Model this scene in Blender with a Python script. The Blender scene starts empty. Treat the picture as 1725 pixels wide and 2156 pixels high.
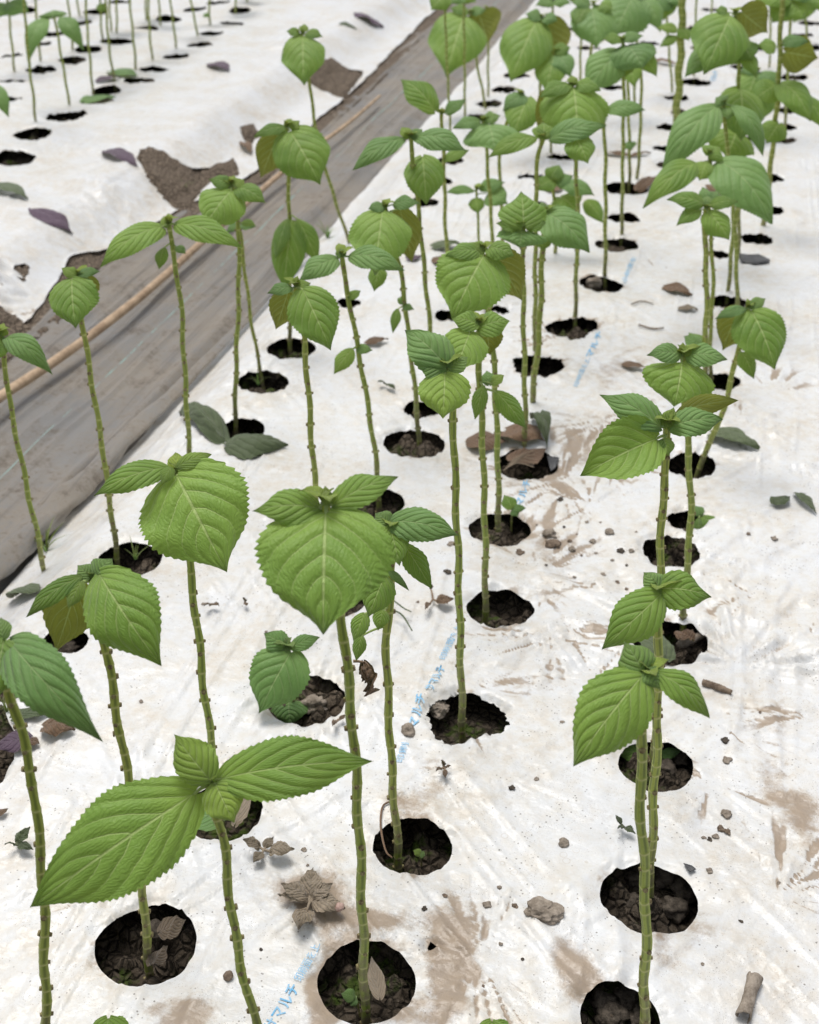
import bpy, math, random
import numpy as np
from mathutils import Vector

# ------------------------------------------------------------------ camera, sky, sun
scene = bpy.context.scene
F_PX, CX, CY = 2700.0, 862.5, 1078.0          # measured in a 1725 x 2156 copy of the photograph
CAM_H = 0.826
PITCH = math.atan(1601.0 / F_PX)
CP, SP = math.cos(PITCH), math.sin(PITCH)
cam_data = bpy.data.cameras.new('camera')
cam = bpy.data.objects.new('camera', cam_data)
scene.collection.objects.link(cam)
cam.location = (0, 0, CAM_H)
cam.rotation_euler = (math.pi / 2 - PITCH, 0, 0)
cam_data.sensor_fit = 'VERTICAL'
cam_data.sensor_height = 24.0
cam_data.lens = F_PX / 2156.0 * 24.0
cam_data.clip_start = 0.02
cam_data.clip_end = 500
cam_data.dof.use_dof = True
cam_data.dof.focus_distance = 1.0
cam_data.dof.aperture_fstop = 8.0
scene.camera = cam

SUN_EL, SUN_ROT = math.radians(70), math.radians(-24)
world = bpy.data.worlds.new('World')
scene.world = world
world.use_nodes = True
wn, wl = world.node_tree.nodes, world.node_tree.links
wn.clear()
wo = wn.new('ShaderNodeOutputWorld'); wb = wn.new('ShaderNodeBackground')
ws = wn.new('ShaderNodeTexSky'); ws.sky_type = 'NISHITA'; ws.sun_disc = False
ws.sun_elevation = SUN_EL; ws.sun_rotation = SUN_ROT; ws.dust_density = 3.0; ws.air_density = 1.0
wh = wn.new('ShaderNodeHueSaturation'); wh.inputs['Saturation'].default_value = 0.30   # thin white overcast
wl.new(ws.outputs['Color'], wh.inputs['Color'])
wl.new(wh.outputs['Color'], wb.inputs['Color'])
wb.inputs['Strength'].default_value = 0.11
wl.new(wb.outputs['Background'], wo.inputs['Surface'])
sun_d = bpy.data.lights.new('sun', 'SUN')
sun_d.energy = 1.8; sun_d.angle = math.radians(30); sun_d.color = (1.0, 0.96, 0.90)
sun = bpy.data.objects.new('sun', sun_d); scene.collection.objects.link(sun)
sun.rotation_euler = (math.pi / 2 - SUN_EL, 0, math.pi - SUN_ROT)
scene.view_settings.view_transform = 'Standard'
scene.view_settings.look = 'None'
scene.view_settings.gamma = 1.0
scene.view_settings.exposure = 0.16
scene.cycles.max_bounces = 8
scene.cycles.use_denoising = True

rng = random.Random(7)
COL = scene.collection

# ------------------------------------------------------------------ small numeric helpers
def sstep(x):
    x = np.clip(x, 0, 1)
    return x * x * (3 - 2 * x)

def _hash(ix, iy, seed):
    h = (ix.astype(np.int64) * 374761393 + iy.astype(np.int64) * 668265263 + seed * 1442695041) & 0x7fffffff
    h = ((h ^ (h >> 13)) * 1274126177) & 0x7fffffff
    return ((h ^ (h >> 16)) & 0xffff) / 65535.0

def vnoise(x, y, seed=0):
    x = np.asarray(x, float); y = np.asarray(y, float)
    ix = np.floor(x); iy = np.floor(y)
    fx = x - ix; fy = y - iy
    fx = fx * fx * (3 - 2 * fx); fy = fy * fy * (3 - 2 * fy)
    a = _hash(ix, iy, seed); b = _hash(ix + 1, iy, seed)
    c = _hash(ix, iy + 1, seed); d = _hash(ix + 1, iy + 1, seed)
    return (a * (1 - fx) + b * fx) * (1 - fy) + (c * (1 - fx) + d * fx) * fy - 0.5

def fbm(x, y, seed=0, octv=4):
    s = 0; a = 1.0
    for k in range(octv):
        s = s + a * vnoise(x * 2 ** k, y * 2 ** k, seed + k * 17)
        a *= 0.5
    return s

def cell(x, y, seed=0):
    """distance to the nearest jittered lattice point (for clods)"""
    ix = np.floor(x); iy = np.floor(y)
    best = np.full(np.shape(x), 9.0)
    for dx in (-1, 0, 1):
        for dy in (-1, 0, 1):
            jx = ix + dx + _hash(ix + dx, iy + dy, seed); jy = iy + dy + _hash(ix + dx, iy + dy, seed + 5)
            best = np.minimum(best, (x - jx) ** 2 + (y - jy) ** 2)
    return np.sqrt(best)

# bed axis: s runs along the beds (away), t across them (to the right)
AS = np.array([0.229, 0.9734]); AT = np.array([0.9734, -0.229])
def to_st(x, y): return x * AS[0] + y * AS[1], x * AT[0] + y * AT[1]
def to_xy(s, t): return s * AS[0] + t * AT[0], s * AS[1] + t * AT[1]

def ray(px, py):
    u = (px - CX) / F_PX; v = (py - CY) / F_PX
    return np.array([u, CP - v * SP, -(SP + v * CP)])

def flat_hit(px, py, z=0.0):
    d = ray(px, py); k = (CAM_H - z) / -d[2]
    return np.array([d[0] * k, d[1] * k])

# crease stars on the film: centre pixel, reach (m), height (m), count, dirt
CREASES = [(1582, 1172, .17, .0075, 20, .30), (1557, 1397, .30, .0105, 18, .36), (1157, 1327, .11, .0045, 22, .75),
           (1290, 1225, .09, .0020, 22, .7), (1010, 2015, .09, .0035, 26, .6), (205, 1900, .08, .0030, 20, .35),
           (1180, 1010, .16, .0042, 26, .85), (1270, 880, .12, .003, 24, .7), (1640, 980, .25, .008, 20, .30),
           (300, 470, .38, .030, 26, .30), (560, 300, .38, .032, 24, .30), (760, 130, .5, .024, 22, .2), (120, 560, .3, .024, 22, .3),
           (1150, 60, .4, .004, 20, .3), (980, 1440, .10, .002, 18, .4), (1720, 1500, .2, .004, 22, .5)]
for _i, (_x, _y) in enumerate(((1330, 700), (1450, 870), (1240, 1060), (1130, 1200), (1100, 850), (1650, 700), (1600, 1250), (1490, 1500), (1700, 1350), (1250, 1420), (1040, 1620), (1180, 705), (1380, 560), (1560, 880), (1290, 985), (1620, 820), (760, 1180), (1500, 1640), (1640, 1880))):
    CREASES.append((_x, _y, .07 + .015 * (_i % 4), .0034, 15 + _i % 7, .75))
CR = []
for (cx_, cy_, R_, a_, n_, d_) in CREASES:
    h_ = flat_hit(cx_, cy_)
    CR.append((h_[0], h_[1], R_, a_, n_, d_))

def film_z(x, y, want_dirt=False):
    """height of the white film (and the ground under it) anywhere"""
    x = np.asarray(x, float); y = np.asarray(y, float)
    s, t = to_st(x, y)
    z = -0.065 * sstep((-0.655 - t) / 0.135)
    far = sstep((-1.17 - t) / 0.16)
    z = z + 0.065 * far
    z = z - 0.065 * sstep((t - 0.62) / 0.14)
    on = 1 - sstep((-0.72 - t) / 0.06) * (1 - far)
    z = z + on * (0.010 * fbm(s * 2.2, t * 3.1, 3, 2) + 0.0035 * fbm(s * 11, t * 11, 9, 3) + 0.0012 * fbm(s * 45, t * 45, 12, 2))
    z = z + far * 0.02 * fbm(s * 5, t * 3.5, 31, 3)
    # stretch wrinkles: long thin ridges in patches
    for (an, sd, a_) in ((0.0, 131, .0032), (.62, 133, .0030), (-.75, 137, .0030)):
        p = s * math.cos(an) + t * math.sin(an); q = -s * math.sin(an) + t * math.cos(an)
        rdg = np.clip(1 - np.abs(vnoise(p * 4.5, q * 58, sd)) * 5, 0, 1) ** 2
        z = z + on * a_ * rdg * sstep((vnoise(p * 5, q * 9, sd + 1) - .02) * 5)
    dirt = 0 * z
    for i, (cx_, cy_, R_, a_, n_, d_) in enumerate(CR):
        dx = x - cx_; dy = y - cy_
        d = np.sqrt(dx * dx + dy * dy)
        m = d < R_ * 1.8
        if not np.any(m):
            continue
        th = np.arctan2(dy, dx)
        w = np.exp(-(d / (R_ * .75)) ** 2) * sstep(d / 0.02) * np.clip(.25 + 2.4 * vnoise(np.cos(th) * 1.4 + i * 5.1, np.sin(th) * 1.4 + 3, 150 + i), .05, 1.2) * (0.35 + 1.3 * np.clip(vnoise(x * 14, y * 14, 60 + i) + .5, 0, 1))
        r1 = 0.8 * vnoise(th * n_ / 6.283 * 3.1 + 50, d * 16, 70 + i) + 0.7 * vnoise(th * n_ / 6.283 * 6.3 + 90, d * 30, 90 + i) + .25 * vnoise(x * 60, y * 60, 95 + i)
        z = z + np.where(m, on * a_ * w * r1 * 1.5, 0)
        dirt = dirt + np.where(m, 2.0 * d_ * w * sstep((-r1 - 0.10) * 3.5), 0)
    if want_dirt:
        return z, dirt
    return z

def gp(px, py, dz=0.0):
    """the point of the ground seen at a pixel"""
    z = 0.0
    for _ in range(14):
        h = flat_hit(px, py, z + dz)
        z = 0.5 * z + 0.5 * float(film_z(h[0], h[1]))
    return np.array([h[0], h[1], z + dz])

def at_Y(px, py, Y):
    d = ray(px, py); k = Y / d[1]
    return np.array([d[0] * k, Y, CAM_H + d[2] * k])

def depth_of(P): return P[1] * CP - (P[2] - CAM_H) * SP
VX = np.array([1.0, 0, 0]); VU = np.array([0, SP, CP]); VC = np.array([0, -CP, SP])   # picture right, picture up, towards the viewer

def unit(v):
    n = np.linalg.norm(v)
    return v / n if n > 1e-12 else np.array([0, 0, 1.0])

# ------------------------------------------------------------------ object helpers
def mesh_obj(name, verts, faces, mat, parent=None, smooth=True, mats=None, midx=None, uv=None, attrs=None):
    me = bpy.data.meshes.new(name)
    verts = np.asarray(verts, np.float32)
    if isinstance(faces, np.ndarray):
        nf, k = faces.shape
        me.vertices.add(len(verts)); me.vertices.foreach_set('co', verts.ravel())
        me.loops.add(nf * k); me.loops.foreach_set('vertex_index', faces.ravel().astype(np.int32))
        me.polygons.add(nf)
        me.polygons.foreach_set('loop_start', np.arange(nf, dtype=np.int32) * k)
        me.polygons.foreach_set('loop_total', np.full(nf, k, np.int32))
        me.update(calc_edges=True)
    else:
        me.from_pydata([tuple(map(float, v)) for v in verts], [], faces)
    if smooth:
        me.polygons.foreach_set('use_smooth', np.ones(len(me.polygons), bool))
    for m in (mats or [mat]):
        me.materials.append(m)
    if midx is not None:
        me.polygons.foreach_set('material_index', np.asarray(midx, np.int32))
    if uv is not None:
        l = me.uv_layers.new(name='leaf')
        vi = np.empty(len(me.loops), np.int32); me.loops.foreach_get('vertex_index', vi)
        l.data.foreach_set('uv', np.asarray(uv, np.float32)[vi].ravel())
    for an, av in (attrs or {}).items():
        a = me.attributes.new(an, 'FLOAT', 'POINT'); a.data.foreach_set('value', np.asarray(av, np.float32))
    me.validate(); me.update()
    o = bpy.data.objects.new(name, me)
    COL.objects.link(o)
    if parent is not None:
        o.parent = parent
    return o

def tag(o, label, cat, group=None):
    o['label'] = label; o['category'] = cat
    if group: o['group'] = group
    return o

def struct(o, kind='structure'):
    o['kind'] = kind
    return o

def thing(name, loc, label, cat, group=None):
    e = bpy.data.objects.new(name, None); COL.objects.link(e)
    e.location = [float(c) for c in loc]; e.empty_display_size = 0.02
    return tag(e, label, cat, group)

def recenter(o, loc):
    """move a mesh object's origin to loc without moving the mesh"""
    loc = Vector([float(c) for c in loc])
    n = len(o.data.vertices); co = np.empty(n * 3, np.float32); o.data.vertices.foreach_get('co', co)
    co = co.reshape(-1, 3) - np.array(loc, np.float32); o.data.vertices.foreach_set('co', co.ravel()); o.data.update()
    o.location = loc
    return o

# ------------------------------------------------------------------ materials
class NT:
    def __init__(self, name):
        self.m = bpy.data.materials.new(name); self.m.use_nodes = True
        self.n = self.m.node_tree.nodes; self.l = self.m.node_tree.links
        self.n.clear()
        self.out = self.n.new('ShaderNodeOutputMaterial')
        self.p = self.n.new('ShaderNodeBsdfPrincipled')
        self.l.new(self.p.outputs[0], self.out.inputs[0])
    def put(self, sock, v):
        if hasattr(v, 'is_output') or isinstance(v, bpy.types.NodeSocket): self.l.new(v, sock)
        else: sock.default_value = v
    def math(self, op, a, b=0.0, c=0.0, clamp=False):
        k = self.n.new('ShaderNodeMath'); k.operation = op; k.use_clamp = clamp
        for i, v in enumerate((a, b, c)): self.put(k.inputs[i], v)
        return k.outputs[0]
    def mix(self, f, a, b):
        k = self.n.new('ShaderNodeMix'); k.data_type = 'RGBA'
        self.put(k.inputs[0], f); self.put(k.inputs[6], a); self.put(k.inputs[7], b)
        return k.outputs[2]
    def ramp(self, v, lo, hi, a=0.0, b=1.0):
        k = self.n.new('ShaderNodeMapRange'); k.clamp = True; k.interpolation_type = 'SMOOTHSTEP'
        for i, q in enumerate((v, lo, hi, a, b)): self.put(k.inputs[i], q)
        return k.outputs[0]
    def noise(self, scale, detail=4, rough=.55, vec=None, dist=0.0):
        k = self.n.new('ShaderNodeTexNoise'); k.inputs['Scale'].default_value = scale
        k.inputs['Detail'].default_value = detail; k.inputs['Roughness'].default_value = rough
        k.inputs['Distortion'].default_value = dist
        self.l.new(vec if vec is not None else self.obj(), k.inputs['Vector'])
        return k.outputs[0]
    def voro(self, scale, vec=None, feature='F1', out='Distance'):
        k = self.n.new('ShaderNodeTexVoronoi'); k.feature = feature; k.inputs['Scale'].default_value = scale
        self.l.new(vec if vec is not None else self.obj(), k.inputs['Vector'])
        return k.outputs[out]
    def obj(self):
        if not hasattr(self, '_o'): self._o = self.n.new('ShaderNodeTexCoord').outputs['Object']
        return self._o
    def mapped(self, scale, rot=(0, 0, 0), src=None):
        if any(rot) and scale != (1, 1, 1): return self.mapped(scale, src=self.mapped((1, 1, 1), rot, src))
        k = self.n.new('ShaderNodeMapping'); k.inputs['Scale'].default_value = scale; k.inputs['Rotation'].default_value = rot
        self.l.new(src if src is not None else self.obj(), k.inputs['Vector'])
        return k.outputs[0]
    def attr(self, name):
        k = self.n.new('ShaderNodeAttribute'); k.attribute_name = name
        return k.outputs['Fac']
    def bump(self, h, strength=.5, dist=.001):
        k = self.n.new('ShaderNodeBump'); k.inputs['Strength'].default_value = strength; k.inputs['Distance'].default_value = dist
        self.l.new(h, k.inputs['Height']); self.l.new(k.outputs[0], self.p.inputs['Normal'])
        return k.outputs[0]
    def set(self, col=None, rough=None, spec=None):
        if col is not None: self.put(self.p.inputs['Base Color'], col)
        if rough is not None: self.put(self.p.inputs['Roughness'], rough)
        if spec is not None: self.put(self.p.inputs['Specular IOR Level'], spec)

def rgb(r, g, b): return (r, g, b, 1.0)

def mat_film():
    k = NT('white_mulch_film')
    d = k.attr('dirt')
    n1 = k.noise(9, 6, .6); n2 = k.noise(70, 5, .65); n3 = k.noise(330, 3, .6)
    fine = k.math('ADD', k.math('MULTIPLY', n2, .6), k.math('MULTIPLY', n3, .4))
    # caked mud where the creases and puddles left it, broken up by the fine noise
    strk = k.math('ADD', k.math('MULTIPLY', k.noise(1, 5, .65, k.mapped((150, 22, 60), (0, 0, .7))), .5), k.math('MULTIPLY', k.noise(1, 5, .65, k.mapped((20, 140, 60), (0, 0, .35))), .5))
    mud = k.ramp(k.math('ADD', k.math('MULTIPLY', d, .60), k.math('ADD', k.math('MULTIPLY', fine, .45), k.math('MULTIPLY', strk, .42))), .64, .92)
    # pale dust film in broad patches
    dust = k.math('MULTIPLY', k.ramp(n1, .46, .68), k.ramp(fine, .40, .62), clamp=True)
    dust = k.math('ADD', k.math('MULTIPLY', dust, .40), k.math('MULTIPLY', k.ramp(n2, .40, .7), k.math('ADD', k.math('MULTIPLY', d, .35), .10)), clamp=True)
    # fine dark specks
    sp = k.math('MULTIPLY', k.ramp(k.voro(190), .20, .10), k.ramp(k.noise(24, 3), .46, .60))
    sp2 = k.math('MULTIPLY', k.ramp(k.voro(520), .22, .12), k.ramp(k.noise(31, 3), .46, .62))
    # dried drop rings
    v = k.voro(62); ring = k.math('MULTIPLY', k.ramp(k.math('ABSOLUTE', k.math('SUBTRACT', v, .20)), .035, .008),
                                  k.ramp(k.noise(7, 2), .54, .64))
    base = k.mix(k.ramp(k.math('ADD', k.math('MULTIPLY', n1, .6), k.math('MULTIPLY', n2, .4)), .36, .64), rgb(.77, .785, .80), rgb(.735, .715, .665))
    c = k.mix(dust, base, rgb(.60, .51, .40))
    scuff = k.math('MULTIPLY', k.ramp(k.noise(150, 7, .72), .50, .66), k.ramp(k.noise(13, 4), .36, .62))
    c = k.mix(k.math('MULTIPLY', scuff, .26), c, rgb(.47, .43, .375))
    c = k.mix(k.math('MULTIPLY', ring, .42), c, rgb(.52, .46, .38))
    c = k.mix(k.math('MULTIPLY', sp, .75), c, rgb(.12, .10, .08))
    c = k.mix(k.math('MULTIPLY', sp2, .75), c, rgb(.22, .18, .14))
    c = k.mix(k.math('MULTIPLY', mud, .88), c, k.mix(n2, rgb(.24, .17, .11), rgb(.43, .33, .235)))
    k.set(c, k.math('ADD', .14, k.math('MULTIPLY', fine, .36)), .55)
    h = k.math('ADD', k.math('MULTIPLY', k.noise(30, 3), .8), k.math('MULTIPLY', fine, .28))
    h = k.math('ADD', h, k.math('MULTIPLY', k.noise(1, 4, .55, k.mapped((46, 7, 20), (0, 0, .9)), .8), .32))
    h = k.math('ADD', h, k.math('MULTIPLY', k.noise(1, 4, .55, k.mapped((7, 52, 20), (0, 0, .35)), .8), .32))
    cm = k.ramp(k.noise(9, 3), .40, .62)
    h = k.math('ADD', h, k.math('MULTIPLY', k.math('MULTIPLY', cm, k.math('ADD', k.voro(38), k.math('MULTIPLY', k.voro(95), .45))), .55))
    h = k.math('ADD', h, k.math('MULTIPLY', mud, .12))
    k.bump(h, .65, .005)
    return k.m

def mat_soil():
    k = NT('damp_soil')
    n1 = k.noise(30, 6, .65); n2 = k.noise(160, 5, .7)
    w = k.attr('dry')
    c = k.mix(n2, rgb(.034, .026, .018), rgb(.150, .118, .086))
    c = k.mix(k.ramp(n1, .50, .66), c, rgb(.13, .105, .08))
    dryc = k.mix(n2, rgb(.15, .115, .085), rgb(.34, .27, .205))
    c = k.mix(w, c, dryc)
    vc = k.voro(110, None, 'F1', 'Color'); ve = k.voro(95, feature='DISTANCE_TO_EDGE')
    sx = k.n.new('ShaderNodeSeparateXYZ'); k.l.new(vc, sx.inputs[0])
    c = k.mix(k.math('MULTIPLY', sx.outputs[0], .55), c, k.mix(w, rgb(.16, .13, .10), rgb(.42, .34, .26)))
    c = k.mix(k.math('MULTIPLY', k.ramp(ve, .10, .0), .8), c, k.mix(w, rgb(.010, .008, .006), rgb(.10, .075, .055)))
    moss = k.math('MULTIPLY', k.ramp(k.noise(22, 3), .53, .62), k.ramp(k.noise(120, 3), .38, .58))
    c = k.mix(k.math('MULTIPLY', moss, k.math('SUBTRACT', .85, w, clamp=True)), c, rgb(.075, .125, .016))
    k.set(c, .9, .2)
    k.bump(k.math('ADD', k.math('ADD', n2, k.math('MULTIPLY', k.ramp(ve, 0, .25), .9)), k.math('MULTIPLY', k.noise(420, 3), .6)), 1.0, .006)
    return k.m

def mat_fabric():
    k = NT('grey_weed_fabric')
    ang = math.atan2(AS[0], AS[1])
    st = k.mapped((26, 2.2, 8), (0, 0, ang))
    n1 = k.noise(4.5, 5, .6); n2 = k.noise(60, 5, .7); n3 = k.noise(1, 6, .65, st)
    c = k.mix(n3, rgb(.19, .188, .188), rgb(.43, .42, .405))
    n4 = k.noise(22, 8, .72); n5 = k.noise(130, 6, .75)
    earth = k.ramp(k.math('ADD', k.math('MULTIPLY', n1, .45), k.math('ADD', k.math('MULTIPLY', n4, .35), k.math('MULTIPLY', n5, .3))), .44, .66)
    c = k.mix(k.math('MULTIPLY', earth, .95), c, rgb(.385, .335, .275))
    c = k.mix(k.math('MULTIPLY', k.ramp(k.math('ADD', k.math('MULTIPLY', n4, .55), k.math('MULTIPLY', n5, .45)), .50, .64), .65), c, rgb(.14, .115, .095))
    c = k.mix(k.math('MULTIPLY', k.ramp(k.noise(1, 4, .55, k.mapped((120, 1.4, 8), (0, 0, ang))), .55, .66), .30), c, rgb(.10, .095, .095))
    sep = k.n.new('ShaderNodeSeparateXYZ'); k.l.new(k.mapped((1, 1, 1), (0, 0, ang)), sep.inputs[0])
    ln = k.ramp(k.math('ABSOLUTE', k.math('ADD', sep.outputs[0], .945)), .0022, .0010)
    c = k.mix(k.math('MULTIPLY', ln, k.ramp(n4, .42, .6)), c, rgb(.36, .55, .52))
    wv = k.n.new('ShaderNodeTexWave'); wv.inputs['Scale'].default_value = 260; wv.inputs['Distortion'].default_value = .6
    k.l.new(k.mapped((1, 1, 1), (0, 0, ang)), wv.inputs['Vector'])
    c = k.mix(k.math('MULTIPLY', wv.outputs['Fac'], .16), c, rgb(.12, .12, .125))
    k.set(c, .72, .3)
    k.bump(k.math('ADD', k.math('MULTIPLY', n5, .8), k.math('MULTIPLY', wv.outputs['Fac'], .2)), .8, .004)
    return k.m

def mat_leaf(name, lo, hi, under, vein, young, rough=.42, trans=.30, purple=None):
    k = NT(name)
    uvn = k.n.new('ShaderNodeUVMap'); uvn.uv_map = 'leaf'
    sep = k.n.new('ShaderNodeSeparateXYZ'); k.l.new(uvn.outputs[0], sep.inputs[0])
    u = sep.outputs[0]; v = k.math('ABSOLUTE', k.math('SUBTRACT', k.math('MULTIPLY', sep.outputs[1], 2), 1))
    y = k.attr('young'); tone = k.attr('tone')
    # side veins leave the midrib and bow towards the tip
    bow = k.math('MULTIPLY', k.math('POWER', v, 1.22), .50)
    ph = k.math('MULTIPLY', k.math('ADD', k.math('SUBTRACT', u, bow), k.math('MULTIPLY', k.math('SUBTRACT', k.noise(38, 2), .5), .075)), 5.6)
    fr = k.math('ABSOLUTE', k.math('SUBTRACT', k.math('FRACT', k.math('ADD', ph, 20.5)), .5))
    side = k.math('MULTIPLY', k.ramp(fr, .070, .010), k.math('MULTIPLY', k.ramp(v, 1.0, .30, .18, 1.0), k.ramp(u, .95, .45, .25, 1.0)))
    mid = k.ramp(k.math('MULTIPLY', v, k.math('SUBTRACT', 1.25, k.math('MULTIPLY', k.math('POWER', u, .6), -.1))), .050, .016)
    veins = k.math('MAXIMUM', k.math('MULTIPLY', side, .80), mid)
    ob = k.obj()
    n1 = k.noise(55, 3, .5); n2 = k.noise(420, 4, .6)
    net = k.voro(430, feature='DISTANCE_TO_EDGE')
    netm = k.ramp(net, .10, .0)
    c = k.mix(k.math('ADD', k.math('MULTIPLY', n1, .55), k.math('MULTIPLY', tone, .55), clamp=True), lo, hi)
    c = k.mix(k.math('MULTIPLY', k.ramp(n2, .35, .75), .05), c, k.mix(.5, lo, rgb(.04, .08, .015)))
    lad = k.math('ABSOLUTE', k.math('SUBTRACT', k.math('FRACT', k.math('ADD', k.math('MULTIPLY', v, 13.0), k.math('MULTIPLY', k.noise(120, 3), 4.2))), .5))
    ladm = k.ramp(lad, .16, .0)
    c = k.mix(k.math('MULTIPLY', ladm, .10), c, vein)
    c = k.mix(k.math('MULTIPLY', k.ramp(k.noise(17, 3), .40, .68), .28), c, k.mix(.5, hi, young))
    c = k.mix(y, c, young)
    c = k.mix(k.ramp(u, .30, .0, .0, .45), c, k.mix(.4, hi, young))
    c = k.mix(k.math('MULTIPLY', veins, .66), c, vein)
    geo = k.n.new('ShaderNodeNewGeometry')
    uc = k.mix(k.math('MULTIPLY', veins, .7), under, vein)
    c = k.mix(geo.outputs['Backfacing'], c, uc)
    k.set(c, k.math('ADD', rough, k.math('MULTIPLY', n2, .18)), .38)
    h = k.math('ADD', k.math('MULTIPLY', k.ramp(lad, .0, .42), .17), k.math('MULTIPLY', k.noise(170, 3, .55), .5))
    h = k.math('ADD', h, k.math('MULTIPLY', veins, -.5))
    h = k.math('ADD', h, k.math('MULTIPLY', k.ramp(fr, .02, .34), .6))
    k.p.inputs['Sheen Weight'].default_value = .22; k.p.inputs['Sheen Roughness'].default_value = .45
    k.bump(h, .8, .0014)
    tr = k.n.new('ShaderNodeBsdfTranslucent')
    k.l.new(k.mix(.5, c, rgb(.38, .52, .04)), tr.inputs['Color'])
    mx = k.n.new('ShaderNodeMixShader'); mx.inputs[0].default_value = trans
    k.l.new(k.p.outputs[0], mx.inputs[1]); k.l.new(tr.outputs[0], mx.inputs[2])
    k.l.new(mx.outputs[0], k.out.inputs[0])
    return k.m

def mat_stem():
    k = NT('perilla_stem')
    node = k.attr('node'); hgt = k.attr('hgt'); gro = k.attr('groove'); tone = k.attr('tone')
    n1 = k.noise(90, 4, .6); n2 = k.noise(500, 3, .6)
    g = k.mix(n1, rgb(.330, .385, .055), rgb(.540, .590, .140))
    g = k.mix(k.math('MULTIPLY', tone, .5), g, rgb(.25, .40, .060))
    g = k.mix(k.math('MULTIPLY', gro, .70), g, rgb(.085, .125, .024))
    low = k.ramp(hgt, .40, .03)
    g = k.mix(k.math('MULTIPLY', low, k.ramp(n1, .32, .62)), g, rgb(.25, .215, .13))
    g = k.mix(k.math('MULTIPLY', k.ramp(n2, .60, .70), .45), g, rgb(.10, .065, .035))
    g = k.mix(k.math('MULTIPLY', node, .75), g, rgb(.60, .58, .27))
    k.set(g, .52, .4)
    k.bump(n2, .3, .0006)
    return k.m

def mat_simple(name, a, b, scale=60, rough=.8, bumpd=.002, spec=.3, detail=5):
    k = NT(name)
    n = k.noise(scale, detail, .62); n2 = k.noise(scale * 6, 3, .6)
    c = k.mix(k.ramp(k.math('ADD', k.math('MULTIPLY', n, .7), k.math('MULTIPLY', n2, .3)), .34, .66), rgb(*a), rgb(*b))
    k.set(c, rough, spec)
    k.bump(k.math('ADD', n, k.math('MULTIPLY', n2, .5)), .6, bumpd)
    return k.m

M_FILM = mat_film(); M_SOIL = mat_soil(); M_FABRIC = mat_fabric(); M_STEM = mat_stem()
M_LEAF = mat_leaf('perilla_leaf', rgb(.078, .190, .026), rgb(.262, .450, .080), rgb(.250, .250, .055), rgb(.56, .68, .28), rgb(.400, .530, .085))
M_LEAF_COOL = mat_leaf('perilla_leaf_sheen_tint', rgb(.100, .225, .052), rgb(.220, .400, .118), rgb(.170, .220, .060), rgb(.35, .48, .20), rgb(.24, .37, .08), .42, .20)  # cooler green: bluish sky sheen of level leaves painted into the colour
M_WILT = mat_leaf('wilted_leaf', rgb(.055, .085, .032), rgb(.150, .190, .095), rgb(.09, .09, .06), rgb(.14, .15, .09), rgb(.06, .09, .03), .55, .05)
M_PURPLE = mat_leaf('purple_leaf', rgb(.075, .045, .070), rgb(.155, .095, .150), rgb(.17, .11, .17), rgb(.20, .14, .19), rgb(.1, .06, .1), .55, .08)
M_BROWN = mat_leaf('dead_leaf', rgb(.120, .070, .042), rgb(.260, .165, .105), rgb(.25, .18, .12), rgb(.30, .22, .15), rgb(.2, .12, .06), .75, .05)
M_DRY = mat_leaf('dried_leaf', rgb(.200, .155, .108), rgb(.430, .355, .270), rgb(.30, .25, .19), rgb(.36, .30, .23), rgb(.3, .2, .1), .85, .04)
M_SCAR = mat_simple('leaf_scar', (.13, .085, .045), (.40, .36, .17), 420, .7, .0005)
M_CLOD = mat_simple('dry_clod', (.20, .165, .130), (.42, .36, .30), 90, .95, .003, .15)
M_DARKCLOD = mat_simple('dark_clod', (.05, .042, .034), (.15, .125, .10), 130, .95, .003, .15)
M_WOOD = mat_simple('bamboo_pole', (.34, .235, .15), (.58, .43, .29), 22, .6, .001)
M_TWIG = mat_simple('dry_twig', (.10, .07, .05), (.30, .23, .17), 120, .85, .002)
M_PINK = mat_simple('pink_pod', (.42, .26, .22), (.60, .44, .38), 250, .6, .0008)
M_INK = mat_simple('blue_print', (.10, .44, .76), (.46, .66, .82), 150, .45, .0003)
M_BLACKFILM = mat_simple('black_film', (.035, .036, .040), (.10, .10, .105), 60, .4, .002, .4)

# ------------------------------------------------------------------ ground, film, aisle
def px_poly_st(pts):
    r = []
    for p in pts:
        g = gp(*p); r.append(to_st(g[0], g[1]))
    return np.array(r)

def in_poly(s, t, poly):
    ins = np.zeros(np.shape(s), bool)
    j = len(poly) - 1
    for i in range(len(poly)):
        si, ti = poly[i]; sj, tj = poly[j]
        c = ((ti > t) != (tj > t)) & (s < (sj - si) * (t - ti) / (tj - ti + 1e-12) + si)
        ins ^= c
        j = i
    return ins

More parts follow.
